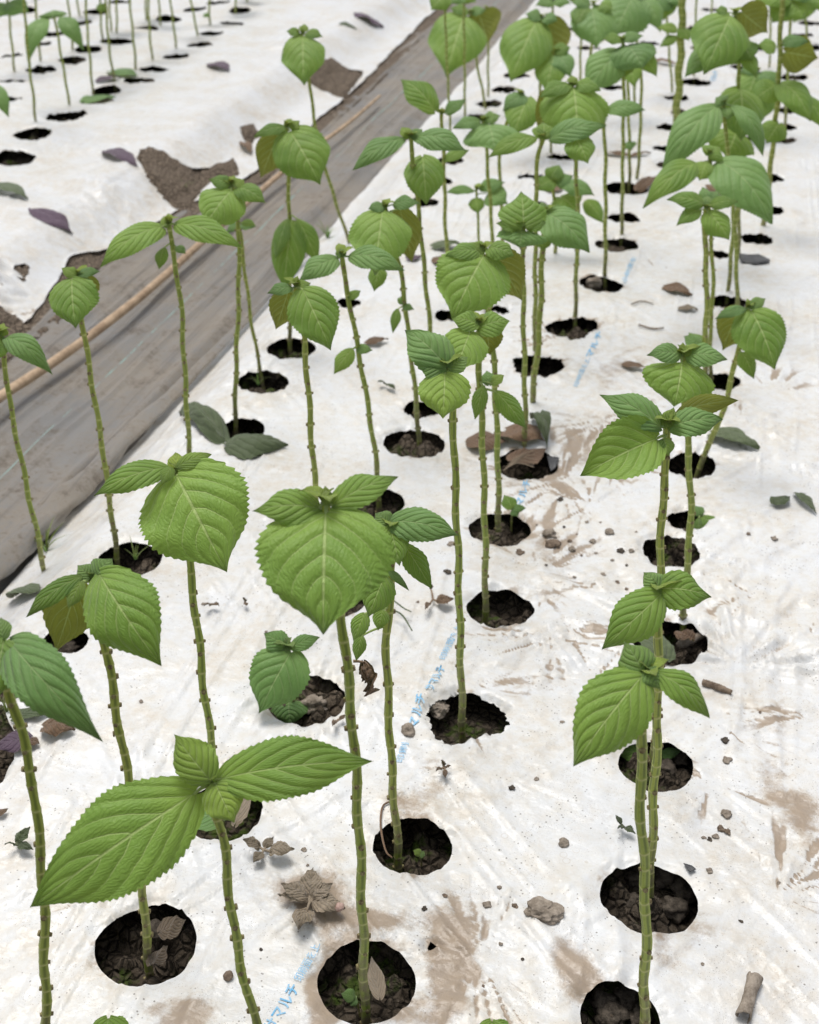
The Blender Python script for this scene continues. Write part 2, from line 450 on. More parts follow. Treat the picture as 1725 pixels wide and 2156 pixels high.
# holes in the film: pixel centre, pixel width, raggedness
HOLES = [(308, 1985, 213, .03), (470, 1705, 170, .05), (772, 2058, 211, .05), (870, 1780, 166, .10), (640, 1465, 172, .05),
         (978, 1508, 165, .16), (1053, 1278, 140, .08), (1051, 1112, 132, .06), (1105, 975, 135, .12), (872, 930, 130, .04),
         (785, 1055, 135, .04), (888, 858, 78, .08), (1132, 768, 108, .18), (1208, 684, 106, .20), (1267, 596, 92, .12),
         (1298, 514, 88, .10), (1314, 454, 66, .12), (1320, 396, 90, .12), (556, 803, 106, .04), (505, 903, 104, .04),
         (613, 730, 104, .04), (273, 1172, 135, .05), (140, 1345, 90, .12), (30, 1428, 120, .15), (395, 1035, 118, .04),
         (700, 1262, 140, .05), (1305, 2138, 168, .06), (1370, 1877, 202, .06), (1381, 1607, 156, .08), (1415, 1342, 156, .10),
         (1414, 1160, 126, .10), (1448, 1092, 84, .10), (1455, 976, 100, .08), (1515, 800, 84, .10), (1562, 703, 62, .12),
         (1532, 635, 78, .08), (1512, 535, 52, .15), (1594, 498, 66, .10), (1618, 440, 62, .12), (1622, 372, 56, .08),
         (1650, 293, 52, .08), (1655, 266, 46, .1), (1660, 232, 50, .1), (1672, 162, 54, .1), (1708, 100, 50, .1), (1705, 48, 48, .1),
         (1690, 72, 44, .1), (1413, 345, 66, .1), (1400, 310, 52, .1), (1406, 266, 48, .1), (1440, 236, 54, .1), (1424, 205, 54, .1),
         (1462, 172, 66, .1), (1290, 182, 46, .1), (1180, 330, 56, .12), (1115, 370, 58, .2), (1130, 430, 50, .1), (1048, 650, 44, .15),
         (1090, 158, 58, .1), (1062, 188, 58, .1), (1030, 218, 58, .1), (1008, 246, 56, .1), (948, 338, 56, .1), (925, 380, 56, .1),
         (892, 424, 66, .1), (735, 635, 50, .1), (945, 660, 60, .08), (1125, 120, 52, .1), (1160, 90, 50, .1), (1200, 60, 50, .1),
         (1480, 100, 50, .1), (1540, 60, 50, .1), (1470, 60, 46, .1), (1500, 20, 44, .1), (1560, 140, 48, .1), (1600, 100, 46, .1),
         (1585, 200, 48, .1), (1560, 290, 50, .1), (1240, 100, 48, .1), (1270, 60, 46, .1), (1320, 40, 46, .1), (1370, 90, 46, .1), (910, 1990, 20, .35), (570, 2268, 200, .05), (232, 2320, 210, .05), (1040, 2330, 210, .05), (98, 2285, 200, .05)]
FAR_HOLES = [(70, 280, 82, .12), (140, 243, 90, .15), (205, 212, 74, .1), (224, 190, 62, .12), (25, 332, 96, .12), (30, 168, 64, .1),
             (20, 115, 56, .1), (85, 146, 62, .1), (80, 93, 56, .1), (120, 69, 52, .1), (150, 124, 62, .1), (185, 101, 56, .1),
             (200, 24, 52, .1), (245, 85, 66, .1), (325, 144, 64, .1), (292, 167, 62, .12), (305, 58, 56, .1), (355, 37, 56, .1),
             (372, 118, 56, .1), (418, 93, 58, .15), (410, 17, 50, .1), (443, 68, 54, .1), (488, 47, 52, .1), (506, 20, 50, .1),
             (22, 205, 54, .1), (170, 48, 50, .1), (250, 3, 50, .1), (460, 3, 50, .1), (560, -10, 50, .1), (55, 18, 48, .1)]

def hole_data(lst):
    r = []
    for (px, py, w, rg) in lst:
        g = gp(px, py); d = depth_of(g)
        r.append((g[0], g[1], g[2], w / 2 * d / F_PX, rg))
    return r
H_MAIN = hole_data(HOLES); H_FAR = hole_data(FAR_HOLES)

# caked mud: pixel centre, pixel radii, strength
MUD = [(965, 1995, 70, 85, 1.1), (655, 1885, 80, 58, 1.0), (375, 2145, 75, 40, 1.1), (690, 2110, 45, 75, .8), (905, 1945, 70, 24, .9), (930, 2100, 60, 50, .7), (850, 2150, 90, 30, .5), (800, 1935, 90, 26, .6),
       (1230, 2060, 50, 60, .55), (1185, 2010, 40, 60, .40), (1655, 1660, 70, 60, .6), (1690, 1760, 50, 60, .45), (835, 1690, 50, 20, .5), (1480, 1960, 60, 60, .3),
       (1640, 1500, 70, 80, .3), (700, 2010, 36, 60, .55), (1100, 1010, 120, 60, .4), (1250, 930, 110, 70, .35), (1290, 760, 160, 80, .38), (1150, 1130, 80, 60, .35),
       (1350, 620, 170, 60, .28), (1420, 500, 160, 40, .22), (1080, 1450, 40, 30, .3), (905, 1660, 60, 40, .3), (330, 1820, 60, 30, .25),
       (550, 1860, 60, 30, .2), (470, 850, 90, 25, .3), (900, 690, 60, 40, .2), (1400, 2020, 60, 40, .35), (1660, 2060, 80, 90, .25), (100, 1150, 90, 60, .2),
       (260, 420, 200, 60, .14), (120, 370, 160, 40, .12), (420, 250, 160, 50, .10), (520, 320, 80, 40, .22), (640, 215, 90, 40, .16)]

def erode(m):
    p = np.pad(m, 1, constant_values=True)
    return (p[:-2, 1:-1] & p[2:, 1:-1] & p[1:-1, :-2] & p[1:-1, 2:] & p[:-2, :-2] & p[2:, 2:] & p[:-2, 2:] & p[2:, :-2] & m)

def rough_poly(poly, step, amp, seed, closed=True):
    out = []
    n = len(poly)
    for i in range(n if closed else n - 1):
        a, b = poly[i], poly[(i + 1) % n]; k = max(1, int(np.linalg.norm(b - a) / step))
        for j in range(k): out.append(a + (b - a) * j / k)
    out = np.array(out)
    return out + amp * np.stack([fbm(out[:, 0] * 14, out[:, 1] * 14, seed, 3), fbm(out[:, 0] * 14, out[:, 1] * 14, seed + 7, 3)], 1)

def nearest_on(s, t, poly):
    bs, bt, bd = s.copy(), t.copy(), np.full(s.shape, 9.0)
    for i in range(len(poly)):
        a, b = poly[i - 1], poly[i]; e = b - a; L2 = e @ e + 1e-12
        u = np.clip(((s - a[0]) * e[0] + (t - a[1]) * e[1]) / L2, 0, 1)
        cs, ct = a[0] + u * e[0], a[1] + u * e[1]; d = (s - cs) ** 2 + (t - ct) ** 2
        k = d < bd
        bs[k], bt[k], bd[k] = cs[k], ct[k], d[k]
    return bs, bt

def film_sheet(name, s0, s1, rs, ts, holes, cut=None):
    ss = [s0]
    while ss[-1] < s1: ss.append(ss[-1] + max(0.0017, rs * ss[-1]))
    ss = np.array(ss); ts = np.asarray(ts)
    S, T = np.meshgrid(ss, ts, indexing='ij')
    ns, nt = S.shape
    X, Y = to_xy(S, T)
    dsp = np.gradient(ss)[:, None] * np.ones(nt)[None]; dtp = np.gradient(ts)[None] * np.ones(ns)[:, None]
    spc = np.maximum(dsp, dtp)
    kill = np.zeros(S.shape, bool)
    lip = np.zeros(S.shape)
    rimdirt = np.zeros(S.shape)
    for i, (hx, hy, hz, r, rg) in enumerate(holes):
        ii = np.where((np.abs(X - hx) < r * 2.2) & (np.abs(Y - hy) < r * 2.2))
        if len(ii[0]) == 0: continue
        dx = X[ii] - hx; dy = Y[ii] - hy
        d = np.sqrt(dx * dx + dy * dy) + 1e-9; th = np.arctan2(dy, dx)
        c1, s1_ = np.cos(th), np.sin(th)
        rg_ = rg * (.42 if rg < .07 else .45 if rg <= .12 else 1.0)
        R = r * (1 + rg_ * 1.6 * vnoise(c1 * .9 + i * 3.7, s1_ * .9 + 9, 200) * 2 + rg_ * .5 * fbm(c1 * 5 + i, s1_ * 5 + i, 210, 3) + (rg > .12) * rg * .7 * fbm(c1 * 12 + i, s1_ * 12, 215, 2))
        sg = d - R; sp = spc[ii]
        ins = np.zeros(S.shape, bool); ins[ii] = sg < 0
        i0, i1 = max(ii[0].min() - 1, 0), min(ii[0].max() + 2, ns); j0, j1 = max(ii[1].min() - 1, 0), min(ii[1].max() + 2, nt)
        sub = ins[i0:i1, j0:j1]; rim = sub & ~erode(sub); rimf = np.zeros(S.shape, bool); rimf[i0:i1, j0:j1] = rim
        snap = rimf[ii]
        k = np.where(snap, R / d, 1.0)
        X[ii] = hx + dx * k; Y[ii] = hy + dy * k
        kill[ii] |= sg < 0
        sg = np.where(snap, 0, sg)
        e = np.exp(-(np.maximum(sg, 0) / 0.0055) ** 2)
        curl = vnoise(c1 * 2.2 + i * 1.7, s1_ * 2.2, 220) + .3 * vnoise(c1 * 9 + i, s1_ * 9, 221)
        pucker = np.exp(-(np.maximum(sg, 0) / 0.03) ** 2) * vnoise(th * 5 + i, d * 10, 230) * 0.003
        lip[ii] += e * ((0.004 if rg < .07 else .006 if rg <= .12 else .012) * curl - 0.0025) + pucker
        rimdirt[ii] += np.exp(-(np.maximum(sg, 0) / 0.010) ** 2) * np.clip(curl + .15, 0, 1) * 1.0
    Z, dirt = film_z(X, Y, True)
    Z = Z + lip
    # extra: long shallow drag wrinkles along the film
    dirt = dirt + rimdirt
    for (px, py, rx, ry, a) in MUD:
        g = gp(px, py); d = depth_of(g)
        wx = rx * d / F_PX; wy = ry * d / F_PX / max(.2, (CAM_H / np.linalg.norm([g[0], g[1], CAM_H])))
        q = ((X - g[0]) / wx) ** 2 + ((Y - g[1]) / wy) ** 2
        dirt = dirt + 1.45 * a * np.exp(-q) * (0.75 + .8 * fbm(X * 30, Y * 30, 300, 3))
    for poly in (cut or []):
        lo, hi = poly.min(0) - .02, poly.max(0) + .02
        m = np.where((S > lo[0]) & (S < hi[0]) & (T > lo[1]) & (T < hi[1]))
        if len(m[0]) == 0: continue
        inn = np.zeros(S.shape, bool); inn[m] = in_poly(S[m], T[m], poly)
        rim = np.where(inn & ~erode(inn))
        ns_, nt_ = nearest_on(S[rim], T[rim], poly)
        X[rim], Y[rim] = to_xy(ns_, nt_)
        Z[rim] = film_z(X[rim], Y[rim]) + .004 * vnoise(ns_ * 40, nt_ * 40, 7)
        kill |= inn
    V = np.stack([X, Y, Z], -1).reshape(-1, 3)
    idx = np.arange(ns * nt).reshape(ns, nt)
    q = np.stack([idx[:-1, :-1], idx[:-1, 1:], idx[1:, 1:], idx[1:, :-1]], -1).reshape(-1, 4)
    kf = kill.ravel()
    q = q[~kf[q].all(1)]
    used = np.zeros(len(V), bool); used[q.ravel()] = True
    rm = np.cumsum(used) - 1
    q = rm[q]
    q = q[:, ::-1]      # upward normals
    return mesh_obj(name, V[used], q, M_FILM, attrs={'dirt': dirt.ravel()[used]})

TEAR = px_poly_st([(-70, 1478), (14, 1490), (40, 1540), (26, 1590), (-4, 1640), (-70, 1690)])
ts_main = np.concatenate([np.arange(-.800, .34, .0030), np.arange(.34, .78, .012)])
SIDE = np.array([[q, -.790 + .010 * float(fbm(np.array(q * 5.0), np.array(0.0), 5, 3))] for q in np.arange(.3, 8.7, .03)])
SIDE = np.vstack([SIDE, [[8.7, -1.0], [.3, -1.0]]])
cut_main = [rough_poly(TEAR, .012, .012, 45), SIDE]
film = struct(film_sheet('ground_film', .42, 8.5, .0028, ts_main, H_MAIN, cut_main))

PATCH = [px_poly_st(p) for p in (
    [(290, 330), (320, 318), (365, 335), (402, 352), (440, 350), (492, 343), (505, 368), (440, 385), (398, 437), (375, 442), (345, 415), (310, 370)],
    [(660, 128), (705, 123), (768, 150), (745, 182), (722, 208), (690, 192), (652, 170)],
    [(506, 268), (536, 264), (548, 287), (532, 302), (518, 300)],
    [(28, 562), (66, 556), (62, 575), (52, 582), (64, 598), (44, 596)],
    [(-60, 640), (20, 650), (44, 672), (74, 694), (0, 730), (-60, 760)])]
EDGE = px_poly_st([(-200, 905), (-60, 760), (0, 712), (70, 672), (140, 540), (230, 520), (330, 470), (380, 440), (470, 400), (520, 372), (600, 310), (690, 235), (770, 165), (850, 85), (915, 20), (1010, -95)])
EDGE = EDGE[np.argsort(EDGE[:, 0])]
def edge_t(s): return np.interp(s, EDGE[:, 0], EDGE[:, 1])
cut_far = [rough_poly(p, .015, .012, 43 + i) for i, p in enumerate(PATCH)]
cut_far.append(np.vstack([rough_poly(np.vstack([[[.9, edge_t(.9)]], EDGE, [[9.2, edge_t(9.2)]]]), .02, .012, 41, False), [[9.2, -.8], [.9, -.8]]]))
ts_far = np.concatenate([np.arange(-3.2, -2.6, .03), np.arange(-2.6, -.98, .0055)])
far_film = struct(film_sheet('ground_film', 1.2, 9.0, .0030, ts_far, H_FAR, cut_far))

# soil under the films, showing in every hole and tear
def soil_sheet(name, s0, s1, rs, ts, dry_fn):
    ss = [s0]
    while ss[-1] < s1: ss.append(ss[-1] + max(.003, rs * ss[-1]))
    S, T = np.meshgrid(np.array(ss), np.asarray(ts), indexing='ij')
    X, Y = to_xy(S, T)
    Z = film_z(X, Y) - .036
    c1 = cell(S * 38, T * 38, 3); c2 = cell(S * 95, T * 95, 8)
    Z = Z + .020 * sstep((.62 - c1) / .6) * sstep((vnoise(S * 14, T * 14, 77) + .35) * 2) + .006 * (.6 - c2) + .010 * fbm(S * 16, T * 16, 51, 4)
    dry = dry_fn(S, T)
    Z = Z + .020 * dry + .012 * dry * (fbm(S * 30, T * 30, 58, 3) + .6 * (.5 - c1))
    Z = np.minimum(Z + .010 * dry, film_z(X, Y) - .005)
    for p in (PATCH if s0 > 1 else []):
        k = in_poly(S, T, p)
        Z = np.where(k, film_z(X, Y) + .004 + .030 * fbm(S * 13, T * 13, 59, 4) + .016 * (.55 - c1), Z)
    aisle = (T > edge_t(S) + .05) & (T < -.765)
    Z = np.where(aisle, Z - .07, Z)
    ns, nt = S.shape
    V = np.stack([X, Y, Z], -1).reshape(-1, 3)
    idx = np.arange(ns * nt).reshape(ns, nt)
    q = np.stack([idx[:-1, :-1], idx[1:, :-1], idx[1:, 1:], idx[:-1, 1:]], -1).reshape(-1, 4)[:, ::-1]
    return mesh_obj(name, V, q, M_SOIL, attrs={'dry': dry.ravel()})
def dry_main(S, T): return np.clip(.9 * sstep((-.69 - T) / .08) + sstep(vnoise(S * 9, T * 9, 88) * 3) * .35, 0, 1)
def dry_far(S, T):
    k = sstep((T + 1.62) / .2)
    return np.clip(.95 * k, 0, 1)
struct(soil_sheet('soil', .42, 8.5, .0055, np.arange(-.86, .80, .0062), dry_main))
struct(soil_sheet('soil', 1.2, 9.0, .006, np.concatenate([np.arange(-3.2, -1.7, .015), np.arange(-1.7, -.97, .006)]), dry_far))

# the grey weed fabric on the path between the beds
def fabric():
    ss = [.6]
    while ss[-1] < 9.5: ss.append(ss[-1] + max(.004, .004 * ss[-1]))
    ts = np.arange(-1.27, -.775, .0035)
    S, T = np.meshgrid(np.array(ss), ts, indexing='ij')
    X, Y = to_xy(S, T)
    wob = .02 * fbm(S * 1.6, 0 * S, 61, 2)
    Z = -.074 + .005 * fbm(S * 2.5, T * 9, 62, 3) + .004 * fbm(S * 9, T * 30, 63, 3)
    def ridge(t0, w, h, sd, k=1.6):
        c = t0 + .035 * fbm(S * k, 0 * S, sd, 3)
        return h * np.exp(-((T - c) / w) ** 2) * (0.7 + .6 * vnoise(S * 2.3, 0 * S, sd + 3))
    Z = Z + ridge(-.835, .016, .022, 65, 1.1)
    for (t0, w, h, sd) in ((-.90, .007, .011, 66), (-.94, .005, .008, 73), (-.955, .008, .009, 67), (-.975, .004, .007, 74), (-1.02, .006, .012, 68), (-1.055, .006, .013, 69), (-1.075, .004, .009, 75), (-1.10, .012, .012, 70), (-1.16, .015, .016, 71), (-.985, .006, .006, 72)):
        Z = Z + ridge(t0, w * .8, h * .55, sd)
    Z = Z - .014 * sstep((edge_t(S) + .02 - T) / .04)
    ns, nt = S.shape
    V = np.stack([X, Y, Z], -1).reshape(-1, 3)
    idx = np.arange(ns * nt).reshape(ns, nt)
    q = np.stack([idx[:-1, :-1], idx[1:, :-1], idx[1:, 1:], idx[:-1, 1:]], -1).reshape(-1, 4)[:, ::-1]
    tt = T.ravel()[q].mean(1); sss = S.ravel()[q].mean(1)
    q = q[tt > np.minimum(edge_t(sss) - .06, -1.0)]
    return mesh_obj('path', V, q, M_FABRIC)
path = struct(fabric())
def rolled_edge():
    P = np.array([np.append(flat_hit(x, y, -.050), -.050) for (x, y) in ((-90, 1262), (0, 1180), (70, 1118), (140, 1052), (205, 992), (262, 925), (330, 862), (400, 795), (470, 722), (560, 628), (660, 520))])
    q0 = np.linspace(0, 1, len(P)); q = np.linspace(0, 1, 160)
    C = np.stack([np.interp(q, q0, P[:, k]) for k in range(3)], 1)
    for _ in range(12): C[1:-1] = (C[:-2] + 2 * C[1:-1] + C[2:]) / 4
    T = np.gradient(C, axis=0); T /= np.linalg.norm(T, axis=1)[:, None]
    e1 = np.cross(T, [0, 0, 1.0]); e1 /= np.linalg.norm(e1, axis=1)[:, None]; e2 = np.cross(e1, T)
    ns = 22; th = np.linspace(0, 2 * np.pi, ns, endpoint=False)
    R = np.interp(q, [0, .3, .6, 1], [.019, .017, .010, .004])[:, None] * (1 + .45 * fbm(q[:, None] * 16, th[None] * .8, 95, 3) + .12 * np.sin(th[None] * 3 + q[:, None] * 25))
    X = C[:, None] + R[..., None] * (np.cos(th)[None, :, None] * e1[:, None] * 1.15 + np.sin(th)[None, :, None] * e2[:, None] * .8)
    idx = np.arange(160 * ns).reshape(160, ns); nx = np.roll(idx, -1, 1)
    F = np.stack([idx[:-1], nx[:-1], nx[1:], idx[1:]], -1).reshape(-1, 4)
    return mesh_obj('rolled_edge', X.reshape(-1, 3), F, M_FABRIC, parent=path)
rolled_edge()

def wide_ground():
    n = 60
    xs = np.concatenate([-np.geomspace(.5, 200, n)[::-1], [0], np.geomspace(.5, 200, n)])
    X, Y = np.meshgrid(xs, xs + 3, indexing='ij')
    Z = -.15 + 0 * X
    V = np.stack([X, Y, Z], -1).reshape(-1, 3); m = len(xs)
    idx = np.arange(m * m).reshape(m, m)
    q = np.stack([idx[:-1, :-1], idx[1:, :-1], idx[1:, 1:], idx[:-1, 1:]], -1).reshape(-1, 4)
    return mesh_obj('ground', V, q, M_SOIL, attrs={'dry': np.full(len(V), .9)})
struct(wide_ground())

# ------------------------------------------------------------------ blue print on the film
def print_text(txt, a, b, height):
    A = gp(*a)[:2]; B = gp(*b)[:2]
    cu = bpy.data.curves.new('printed_text', 'FONT'); cu.body = txt; cu.size = 1.0; cu.resolution_u = 3; cu.offset = .016 if height > .011 else 0.0
    to = bpy.data.objects.new('printed_text', cu); COL.objects.link(to)
    bpy.context.view_layer.update()
    me = to.evaluated_get(bpy.context.evaluated_depsgraph_get()).to_mesh()
    n = len(me.vertices)
    if n == 0:
        bpy.data.objects.remove(to); return
    co = np.empty(n * 3, np.float32); me.vertices.foreach_get('co', co); co = co.reshape(-1, 3)
    polys = [list(p.vertices) for p in me.polygons]
    co = co.copy(); bpy.data.objects.remove(to)
    import bmesh
    bm = bmesh.new()
    vs = [bm.verts.new(tuple(map(float, c))) for c in co]
    for p in polys:
        try: bm.faces.new([vs[i] for i in p])
        except ValueError: pass
    bmesh.ops.triangulate(bm, faces=bm.faces[:])
    for _ in range(3):
        ed = [e for e in bm.edges if e.calc_length() > .16]
        if ed: bmesh.ops.subdivide_edges(bm, edges=ed, cuts=1); bmesh.ops.triangulate(bm, faces=bm.faces[:])
    co = np.array([v.co[:] for v in bm.verts]); fs = [[v.index for v in f.verts] for f in bm.faces]
    bm.verts.index_update(); fs = [[v.index for v in f.verts] for f in bm.faces]; bm.free()
    x0, x1 = co[:, 0].min(), co[:, 0].max()
    ax = unit(np.append(B - A, 0))[:2]; up = np.array([-ax[1], ax[0]])
    L = np.linalg.norm(B - A)
    P = A[None] + ax[None] * ((co[:, 0] - x0) / (x1 - x0) * L)[:, None] + up[None] * (co[:, 1:2] - .35) * height
    Z = film_z(P[:, 0], P[:, 1]) + .0014
    keep = np.ones(len(P), bool)
    for (hx, hy, hz, r, rg) in H_MAIN: keep &= np.hypot(P[:, 0] - hx, P[:, 1] - hy) > r * 1.04
    wear = fbm(P[:, 0] * 130, P[:, 1] * 130, 401, 2) > -.55
    keep &= wear
    fs = [f for f in fs if all(keep[i] for i in f)]
    if not fs: return
    o = mesh_obj('printed_text', np.column_stack([P, Z]), fs, M_INK, parent=film, smooth=False)
    return o
for (txt, a, b, h) in (('サマルチ', (566, 2170), (622, 2076), .0125), ('印刷面を上', (627, 2066), (667, 1990), .0085),
                       ('マルチ', (868, 1534), (889, 1462), .0125), ('印刷', (840, 1606), (854, 1566), .0085), ('サマルチ', (902, 1452), (931, 1404), .0125),
                       ('印刷面を上', (931, 1390), (966, 1318), .0085), ('マルチ', (1091, 1066), (1112, 1012), .0125),
                       ('印刷面を上', (1212, 815), (1238, 757), .0085), ('マルチ', (1239, 752), (1264, 700), .0125), ('印刷面を', (1312, 600), (1336, 542), .0105), ('マルチ', (1500, 172), (1508, 150), .02)):
    print_text(txt, a, b, h)

# ------------------------------------------------------------------ leaf and stem builders
PU = np.array([0, .02, .06, .12, .20, .30, .40, .50, .60, .70, .79, .87, .93, .97, 1.0])
PW = np.array([.10, .36, .63, .83, .955, 1.0, .985, .925, .81, .63, .41, .215, .10, .045, .0])
NW = np.array([.05, .18, .36, .57, .78, .95, 1.0, .96, .84, .66, .47, .29, .16, .07, .0])     # slimmer leaves

def leaf_mesh(name, P0, P2, N, half, arch=.12, fold=.25, cup=.35, tone=.5, young=0.0, slim=0.0, lod=2, mat=None, parent=None,
              seed=0, petiole=None, teeth=1.0, crumple=0.0, droop=0.0, sweep=0.0, twist=0.0, pet_r=.0011):
    P0 = np.asarray(P0, float); P2 = np.asarray(P2, float)
    ax = P2 - P0; L = np.linalg.norm(ax); a = ax / L
    N = unit(N - a * np.dot(N, a))
    S0 = np.cross(a, N)
    C1 = P0 + ax * .33 + N * arch * L * 1.3 + S0 * sweep * L
    C2 = P0 + ax * .70 + N * (arch * 1.05 + droop) * L + S0 * sweep * L
    nu, nv = ((20, 4), (44, 6), (88, 9), (132, 12))[lod]
    u = np.linspace(0, 1, nu + 1); v = np.linspace(-1, 1, 2 * nv + 1)
    U, V = np.meshgrid(u, v, indexing='ij')
    b = lambda q: ((1 - q) ** 3)[:, None] * P0 + (3 * q * (1 - q) ** 2)[:, None] * C1 + (3 * q * q * (1 - q))[:, None] * C2 + (q ** 3)[:, None] * P2
    C = b(u)
    Tn = np.gradient(C, axis=0); Tn /= np.linalg.norm(Tn, axis=1)[:, None] + 1e-12
    Nn = N[None] - Tn * (Tn @ N)[:, None]; Nn /= np.linalg.norm(Nn, axis=1)[:, None] + 1e-12
    Sn = np.cross(Tn, Nn)
    if twist:
        tw = twist * u; c, s = np.cos(tw)[:, None], np.sin(tw)[:, None]
        Nn, Sn = Nn * c + Sn * s, Sn * c - Nn * s
    prof = np.interp(u, PU, PW * (1 - slim) + NW * slim)
    r = np.random.RandomState(seed)
    nt = int(np.clip(L / .0042 * teeth, 7, 30))
    saw = []
    for sd in (0, 1):
        ph = u * nt * (1 + .0) + r.rand() + .25 * np.sin(u * 9 + r.rand() * 6)
        f = ph % 1.0
        amp = .036 * teeth * np.clip(prof * 3, 0, 1) * np.clip((u - .04) * 12, 0, 1)
        saw.append(1 + amp * (np.where(f < .72, f / .72, (1 - f) / .28) - .5) * 2 + .02 * np.sin(u * 14 + r.rand() * 6))
    edge = np.where(V < 0, saw[0][:, None], saw[1][:, None])
    ae = np.abs(V)
    hw = half * prof[:, None] * (1 + (edge - 1) * ae ** 5)
    side = hw * V
    # teeth also lean towards the tip; the base lobes reach back past the petiole
    back = -(.085 * (1 - slim) + .02) * L * ae ** 1.6 * np.exp(-(U / .13) ** 2)
    foldh = fold * (0.6 + .4 * (1 - U)) * ae - cup * ae ** 2 * (1 + .6 * U)
    ph = (U - .50 * ae ** 1.22) * 5.6
    quilt = .5 - .5 * np.cos(2 * np.pi * (ph + .5)) if False else np.abs(np.sin(np.pi * ph)) ** .7
    q = .018 * half / .03 * .03 * 3.2 * (quilt - .5) * np.sin(np.pi * np.clip(ae, .0, 1) ** .8) * np.clip(U * 8, 0, 1)
    wav = .07 * half * np.sin(U * 7 + r.rand() * 6 + V * 2) * ae ** 2 + .05 * half * np.sin(U * 13 + V * 4 + r.rand() * 6) * ae ** 2
    off = hw * foldh + q * .55 + wav
    if crumple:
        off = off + crumple * L * (fbm(U * 4 + seed, V * 2.2, seed, 4)) + crumple * .5 * L * np.abs(vnoise(U * 9, V * 5 + seed, seed + 3))
        side = side * (1 - .25 * np.clip(fbm(U * 3 + seed * 2, V * 2, seed + 9, 2) + .3, 0, 1))
    X = C[:, None, :] + Sn[:, None, :] * side[..., None] + Nn[:, None, :] * off[..., None] + Tn[:, None, :] * back[..., None]
    W = X.reshape(-1, 3)
    m = 2 * nv + 1
    idx = np.arange((nu + 1) * m).reshape(nu + 1, m)
    quads = np.stack([idx[:-1, :-1], idx[:-1, 1:], idx[1:, 1:], idx[1:, :-1]], -1).reshape(-1, 4)
    # wind so that the face normal is the upper surface (S x T = -N for this order, hence reversed when needed)
    f0 = X[nu // 2, nv + 1] - X[nu // 2, nv]; f1 = X[nu // 2 + 1, nv] - X[nu // 2, nv]
    if np.dot(np.cross(f0, f1), Nn[nu // 2]) < 0: quads = quads[:, ::-1]
    uv = np.stack([U, (V + 1) / 2], -1).reshape(-1, 2)
    yv = np.full(len(W), young); tv = np.full(len(W), tone)
    if petiole is not None:
        Q = np.asarray(petiole, float)
        k = 6; ns = 8
        mid = (Q + C[0]) / 2 + np.array([0, 0, .12 * np.linalg.norm(Q - C[0])])
        tt = np.linspace(0, 1, k + 1)[:, None]
        last = C[min(2, nu)]
        path_ = (1 - tt) ** 2 * Q + 2 * tt * (1 - tt) * mid + tt ** 2 * (C[0] - Nn[0] * pet_r * .8)
        ring = []
        for i in range(k + 1):
            d = unit(path_[min(i + 1, k)] - path_[max(i - 1, 0)])
            e1 = unit(np.cross(d, [0.3, .2, 1])); e2 = np.cross(d, e1)
            for j in range(ns):
                an = 2 * np.pi * j / ns
                ring.append(path_[i] + pet_r * (1.25 - .4 * i / k) * (math.cos(an) * e1 + math.sin(an) * e2))
        o0 = len(W)
        W = np.vstack([W, ring])
        pq = [[o0 + i * ns + j, o0 + i * ns + (j + 1) % ns, o0 + (i + 1) * ns + (j + 1) % ns, o0 + (i + 1) * ns + j] for i in range(k) for j in range(ns)]
        quads = np.vstack([quads, np.array(pq)])
        uv = np.vstack([uv, np.tile([.2, .5], (len(ring), 1))]); yv = np.append(yv, np.full(len(ring), max(young, .35))); tv = np.append(tv, np.full(len(ring), .5))
    return mesh_obj(name, W, quads, mat or M_LEAF, parent, uv=uv, attrs={'young': yv, 'tone': tv})

def curve_pts(P, n):
    P = np.asarray(P, float)
    Q = np.vstack([2 * P[0] - P[1], P, 2 * P[-1] - P[-2]])
    out = []
    seg = np.linalg.norm(np.diff(P, axis=0), axis=1); tot = seg.sum()
    for i in range(len(P) - 1):
        k = max(2, int(round(n * seg[i] / tot)))
        for j in range(k):
            t = j / k
            p0, p1, p2, p3 = Q[i], Q[i + 1], Q[i + 2], Q[i + 3]
            out.append(.5 * (2 * p1 + (p2 - p0) * t + (2 * p0 - 5 * p1 + 4 * p2 - p3) * t * t + (3 * p1 - p0 - 3 * p2 + p3) * t ** 3))
    out.append(P[-1])
    return np.array(out)

